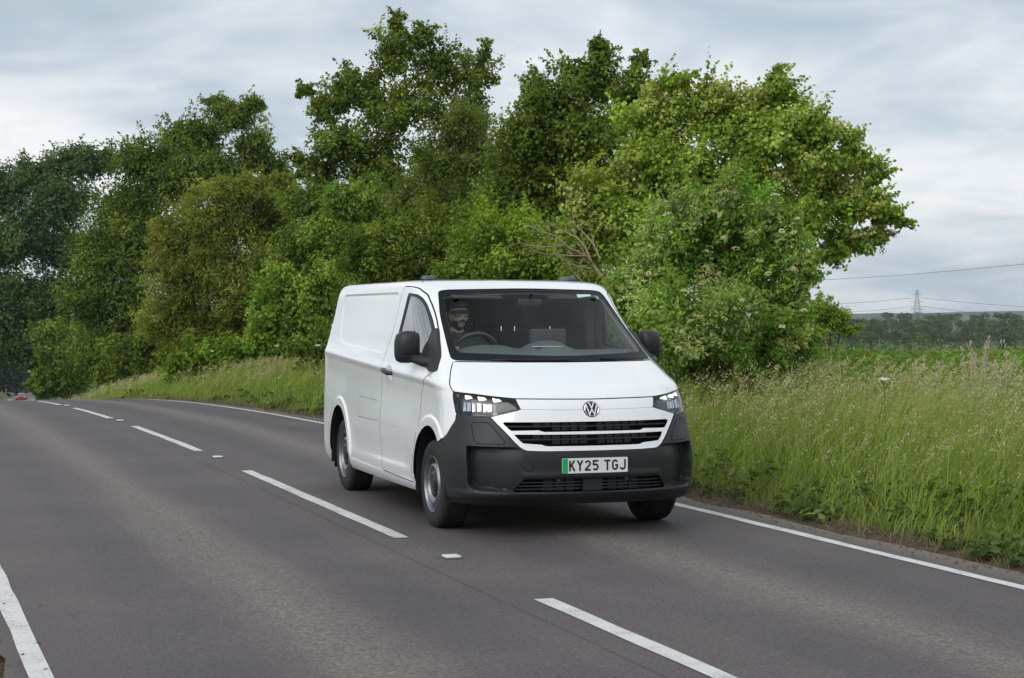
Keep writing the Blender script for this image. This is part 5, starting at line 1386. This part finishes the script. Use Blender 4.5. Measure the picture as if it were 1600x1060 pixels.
# far part of the field: short grasses up to the brow
m = 60000; u = rg.random(m); yy = 40 + 85 * u; az = rg.uniform(.14, .32, m); xx = az * yy; s, n = sn(xx, yy)
h = rg.uniform(.18, .42, m); t0 = pal([(.12, .165, .038), (.165, .195, .05)], m, rg); t1 = pal([(.20, .215, .07), (.29, .265, .12)], m, rg)
v, f, c, _ = blades(s, n, h, np.full(m, .035), h * .4, t0, t1, rg, 1, rg.normal(.2, .6, m))
o = npmesh('field_grass', v, f, grass_m, None, smooth=False, col=c); tag(o, 'dry grass covering the far side of the field up to its brow', 'grass', kind='stuff')
# single tall plants one can pick out
umbm = principled('umbel_white', (.72, .72, .66), .8); stemm = principled('stem_green', (.10, .14, .04), .8); strawm = principled('straw', (.42, .36, .27), .9)
def umbel(label, px, py, Y, r0, mat=umbm):
    top = at(px, py, Y); s, n = sn(top.x, top.y); g = float(zground(s, n)); root = empty('cow_parsley', (top.x, top.y, g)); tag(root, label, 'flower', 'white umbels along the verge')
    hgt = top.z - g; mb = MB(); mb.tube([(0, 0, -.05), (.02, 0, hgt * .5), (0, 0, hgt - .06)], [.006, .005, .004], 6); st = mb.build('stem', stemm, root)
    mb = MB()
    for k in range(9):
        a = 2 * math.pi * k / 9; q = r0 * (.75 if k % 2 else .4); mb.tube([(0, 0, hgt - .06), (q * math.cos(a), q * math.sin(a), hgt - .008)], .002, 4)
    mb.build('rays', stemm, st)
    mb = MB()
    for k in range(60):
        a = rg.random() * 6.28; q = math.sqrt(rg.random()) * r0; mb.ellipsoid((q * math.cos(a), q * math.sin(a), hgt + rg.normal(0, .006)), (.012, .012, .006), 5, 3)
    mb.build('flower_head', mat, root)
umbel('white umbel flower low in the grass right of the van', 1381, 593, 16.5, .05)
umbel('white umbel at the top edge of the verge just left of the van rear', 497, 540, 34, .04)
umbel('white umbel furthest left at the top edge of the verge', 332, 549, 43, .045)
umbel('pale umbel between the two whiter ones left of the van', 432, 541, 36, .035)
for lab, px, py, Y, nb in (('pale dry reed plume standing tallest on the right', 1522, 528, 19, 22), ('short pale dry plume right of the tallest one', 1560, 545, 19.5, 12), ('slim pale dry stalks left of the tallest plume', 1445, 552, 20, 9)):
    top = at(px, py, Y); s, n = sn(top.x, top.y); g = float(zground(s, n)); root = empty('dry_reed', (top.x, top.y, g)); tag(root, lab, 'reed', 'dry reeds in the field edge'); hgt = top.z - g
    mb = MB(); ends = []
    for k in range(nb):
        e = Vector((rg.normal(.05, .16), rg.normal(0, .14), hgt * rg.uniform(.55, 1.0))); ends.append(e)
        mb.tube([(rg.normal(0, .06), rg.normal(0, .06), -.05), (e.x * .4, e.y * .4, e.z * .6), e], [.004, .0035, .002], 4)
    mb.build('stalks', strawm, root)
    mb = MB()
    for e in ends:
        for k in range(9): q = e + Vector((rg.normal(0, .014), rg.normal(0, .014), rg.uniform(-.16, .03))); mb.ellipsoid(q, (.008, .006, .020), 5, 3)
    tag(mb.build('plumes', strawm, root), kind='stuff')
HAZE = .00012
# ------------------------------------------------------------------ far country: wood, hills, pylon, wires, a red car beyond the crest
hillm = principled('far_hill', (.075, .105, .045), .95, spec=.1, var=(.004, .35))
def ridge(name, Y, x0, x1, pxprof, depth, mat):
    xs = np.linspace(x0, x1, 60); top = np.interp(xs, [p[0] for p in pxprof], [p[1] for p in pxprof])
    rows = []
    for f in np.linspace(0, 1, 8):
        P_ = [at(px, py, Y) for px, py in zip(xs, top)]
        rows.append([(p.x * (1 + (f - .5) * depth / Y), p.y + (f - .5) * depth, -40 + (p.z + 40) * math.sin(math.pi * min(1, max(0, f))) ** .7) for p in P_])
    V = np.array(rows).reshape(-1, 3)
    o = npmesh(name, V, gridfaces(8, 60), mat); tag(o, kind='structure'); return o
ridge('far_hills', 3600, -1200, 2600, [(-1200, 494), (900, 493), (1250, 492), (1340, 490), (1370, 488.5), (1400, 490), (1480, 488), (1520, 486.5), (1560, 486), (1600, 485.5), (1800, 483), (2600, 488)], 1500, hillm)
# wooded valley: one mass of round crowns
rg = np.random.default_rng(7); parts = []
spec = []
xx = np.arange(1235, 1740, 9)
for px in xx:
    for Y, top0, sd_ in ((900, 494, 3.0), (820, 497, 3.0), (740, 503, 2.5), (640, 509, 3.0), (560, 516, 3.0), (480, 521, 2.5)):
        t_ = top0
        if Y == 900: t_ = np.interp(px, [1235, 1300, 1340, 1380, 1388, 1400, 1440, 1500, 1510, 1560, 1640, 1740], [500, 497, 497, 494, 488, 486, 488, 488, 490, 487.5, 490, 490])
        spec.append((px + rg.normal(0, 5), t_ + rg.normal(0, sd_ * .35), Y + rg.normal(0, 25), rg.uniform(5, 10) * Y / FOC * rg.uniform(.8, 1.3), Y))
for px, py, Y, r_, Y0 in spec:
    p = np.array(at(px, py, Y)); m = 150; d = unit(rg.normal(size=(m, 3))); d[:, 2] = np.abs(d[:, 2]) * 1.0 - .25
    lump = 1 + .2 * np.sin(d[:, 0] * 4 + px) * np.sin(d[:, 2] * 5 + py)
    C_ = p - np.array([0, 0, r_ * 1.05]) + d * r_ * lump[:, None] * np.array([1, 1, 1.05]) * (rg.random(m) ** .2)[:, None]
    low = rg.random(m) < .35; C_[low, 2] -= r_ * rg.uniform(.5, 2.2, low.sum())
    base_c = pal([(.045, .072, .024), (.065, .095, .030), (.085, .118, .036), (.115, .142, .046)], 1, rg, .15)[0]
    col = base_c * np.exp(rg.normal(0, .18, (m, 1)))
    V2, F2 = leaves(C_, unit(d + rg.normal(0, .4, (m, 3)) + np.array([0, 0, .4])), r_ * rg.uniform(.24, .50, m), .8, rg, .2)
    parts.append((V2, F2, np.repeat(col, 4, 0)))
vg = cat_mesh(parts)
o = npmesh('valley_wood', *vg[:2], leaf_m, None, smooth=False, col=vg[2]); tag(o, 'dark wood filling the valley beyond the field under the pylon', 'wood', kind='stuff')
# lattice pylon standing in the wood
steel = principled('pylon_steel', (.36, .38, .40), .6, .2)
PY = 870.0; ptop = at(1433, 453, PY); pbase = at(1433, 504, PY); ph = ptop.z - pbase.z
pyl = empty('pylon', (ptop.x, ptop.y, pbase.z)); tag(pyl, 'steel lattice electricity pylon rising from the far wood', 'pylon')
def pw(f): return 1.7 * (1 - f) ** 1.4 + .45
fr_ = list(np.linspace(0, 1, 12)); rr_ = .085
for sx in (-1, 1):
    for sy in (-1, 1):
        mb = MB(); mb.tube([(sx * pw(f), sy * pw(f), f * ph) for f in fr_], rr_, 4); mb.build('leg', steel, pyl)
mb = MB()
for a, b_ in zip(fr_[:-1], fr_[1:]):
    for sx, sy, ex, ey in ((-1, -1, 1, -1), (1, -1, 1, 1), (1, 1, -1, 1), (-1, 1, -1, -1)):
        mb.tube([(sx * pw(a), sy * pw(a), a * ph), (ex * pw(b_), ey * pw(b_), b_ * ph)], rr_ * .6, 4); mb.tube([(ex * pw(a), ey * pw(a), a * ph), (sx * pw(b_), sy * pw(b_), b_ * ph)], rr_ * .6, 4)
mb.build('bracing', steel, pyl)
arms = ((.84, 1.7), (.62, 2.3), (.40, 1.9))
for f, w_ in arms:
    mb = MB(); z = f * ph
    for s_ in (-1, 1):
        mb.tube([(0, -pw(f), z), (s_ * (pw(f) + w_), 0, z + .1)], rr_, 4); mb.tube([(0, pw(f), z), (s_ * (pw(f) + w_), 0, z + .1)], rr_, 4); mb.tube([(0, 0, z + 1.1), (s_ * (pw(f) + w_), 0, z + .2)], rr_ * .8, 4)
    mb.build('crossarm', steel, pyl)
wirem = principled('wire', (.10, .105, .11), .6)
def wire(label, pts, r_=.05):
    P_ = [at(*p) for p in pts]; c = bpy.data.curves.new('power_line', 'CURVE')
    n = 24; ctrl = []
    k = np.linspace(0, 1, len(P_)); q = np.linspace(0, 1, n)
    X = np.stack([np.interp(q, k, [p[i] for p in P_]) for i in range(3)], 1)
    mb = MB(); mb.tube([tuple(x) for x in X], r_, 5); o = mb.build('power_line', wirem, None); tag(o, label, 'power line', 'power lines over the valley')
wire('highest power line, rising to the right edge', [(1240, 440, 520), (1300, 437, 500), (1400, 431, 470), (1500, 422.5, 440), (1600, 413, 410), (1760, 396, 380)], .055)
wire('upper line from the left up to the pylon', [(1240, 479, 930), (1300, 476, 915), (1360, 472, 895), (1428, 465.5, 870)], .085)
wire('upper line from the pylon sloping down to the right edge', [(1438, 465.5, 870), (1500, 472, 870), (1560, 477, 870), (1600, 479.5, 870), (1760, 486, 870)], .085)
wire('lower line from the left up to the pylon', [(1240, 493, 930), (1310, 489, 915), (1370, 485, 895), (1428, 479, 870)], .07)
wire('lower line from the pylon down behind the trees', [(1438, 479, 870), (1470, 482.5, 870), (1510, 488, 870), (1540, 492, 870)], .07)
# red car on the road beyond the crest
redp = principled('red_paint', (.26, .012, .012), .4, coat=.5); cargl = principled('car_glass', (.10, .115, .13), .08); tyrem = principled('car_tyre', (.02, .02, .02), .8)
_s = 331.0; _cx, _cy = xy(_s, 1.2)
car = empty('car', (float(_cx), float(_cy), float(zsurf(_s, 1.2))), R(8)); tag(car, 'small red car far down the road at the left edge', 'car')
def carloft(secs, name, mat, parent):
    Vv = []; F = []
    for y_, wv_, z0, z1 in secs:
        for a in range(12):
            t_ = 2 * math.pi * a / 12; ca, sa = math.cos(t_), math.sin(t_)
            Vv.append((wv_ * abs(ca) ** .5 * (1 if ca > 0 else -1), y_, (z0 + z1) / 2 + (z1 - z0) / 2 * abs(sa) ** .5 * (1 if sa > 0 else -1)))
    for i in range(len(secs) - 1):
        for a in range(12): F.append((i * 12 + a, i * 12 + (a + 1) % 12, (i + 1) * 12 + (a + 1) % 12, (i + 1) * 12 + a))
    F += [tuple(range(12)), tuple((len(secs) - 1) * 12 + a for a in range(11, -1, -1))]
    mb = MB(); mb.add(Vv, F); return mb.build(name, mat, parent)
carloft([(-2.0, .60, .40, .80), (-1.9, .78, .28, .88), (-1.2, .84, .22, .96), (0, .86, .20, 1.0), (1.3, .85, .22, 1.0), (1.9, .78, .28, .95), (2.0, .60, .40, .90)], 'body', redp, car)
carloft([(-1.0, .72, .90, .96), (-.4, .66, .90, 1.36), (.2, .64, .90, 1.45), (1.0, .64, .90, 1.43), (1.7, .70, .88, 1.05)], 'cabin', cargl, car)
for sx in (-1, 1):
    for yy_ in (-1.25, 1.25):
        mb = MB(); mb.lathe([(.0, .1), (.19, .1), (.30, .09), (.31, 0), (.30, -.09), (.0, -.1)], 20, 'x', (sx * .76, yy_, .31)); mb.build('wheel', tyrem, car)
    mb = MB(); mb.ellipsoid((sx * .6, -1.88, .68), (.16, .08, .08), 10, 6); mb.build('headlight', cargl, car)

# ------------------------------------------------------------------ the air: one even box of haze round camera and country
hz = bpy.data.materials.new('haze_air'); hz.use_nodes = True; t = hz.node_tree; t.nodes.clear()
pv = N(t, 'ShaderNodeVolumePrincipled'); pv.inputs['Color'].default_value = (.74, .87, 1.0, 1); pv.inputs['Density'].default_value = HAZE; pv.inputs['Anisotropy'].default_value = .2
o = N(t, 'ShaderNodeOutputMaterial'); LK(t, pv.outputs[0], o.inputs['Volume'])
mb = MB(); mb.box((300, 2200, 0), (9000, 6800, 130)); hb = mb.build('haze', hz, None, smooth=False); hb.location = (0, 0, 15); tag(hb, 'thin pale haze lying over the whole valley', 'haze', kind='stuff')
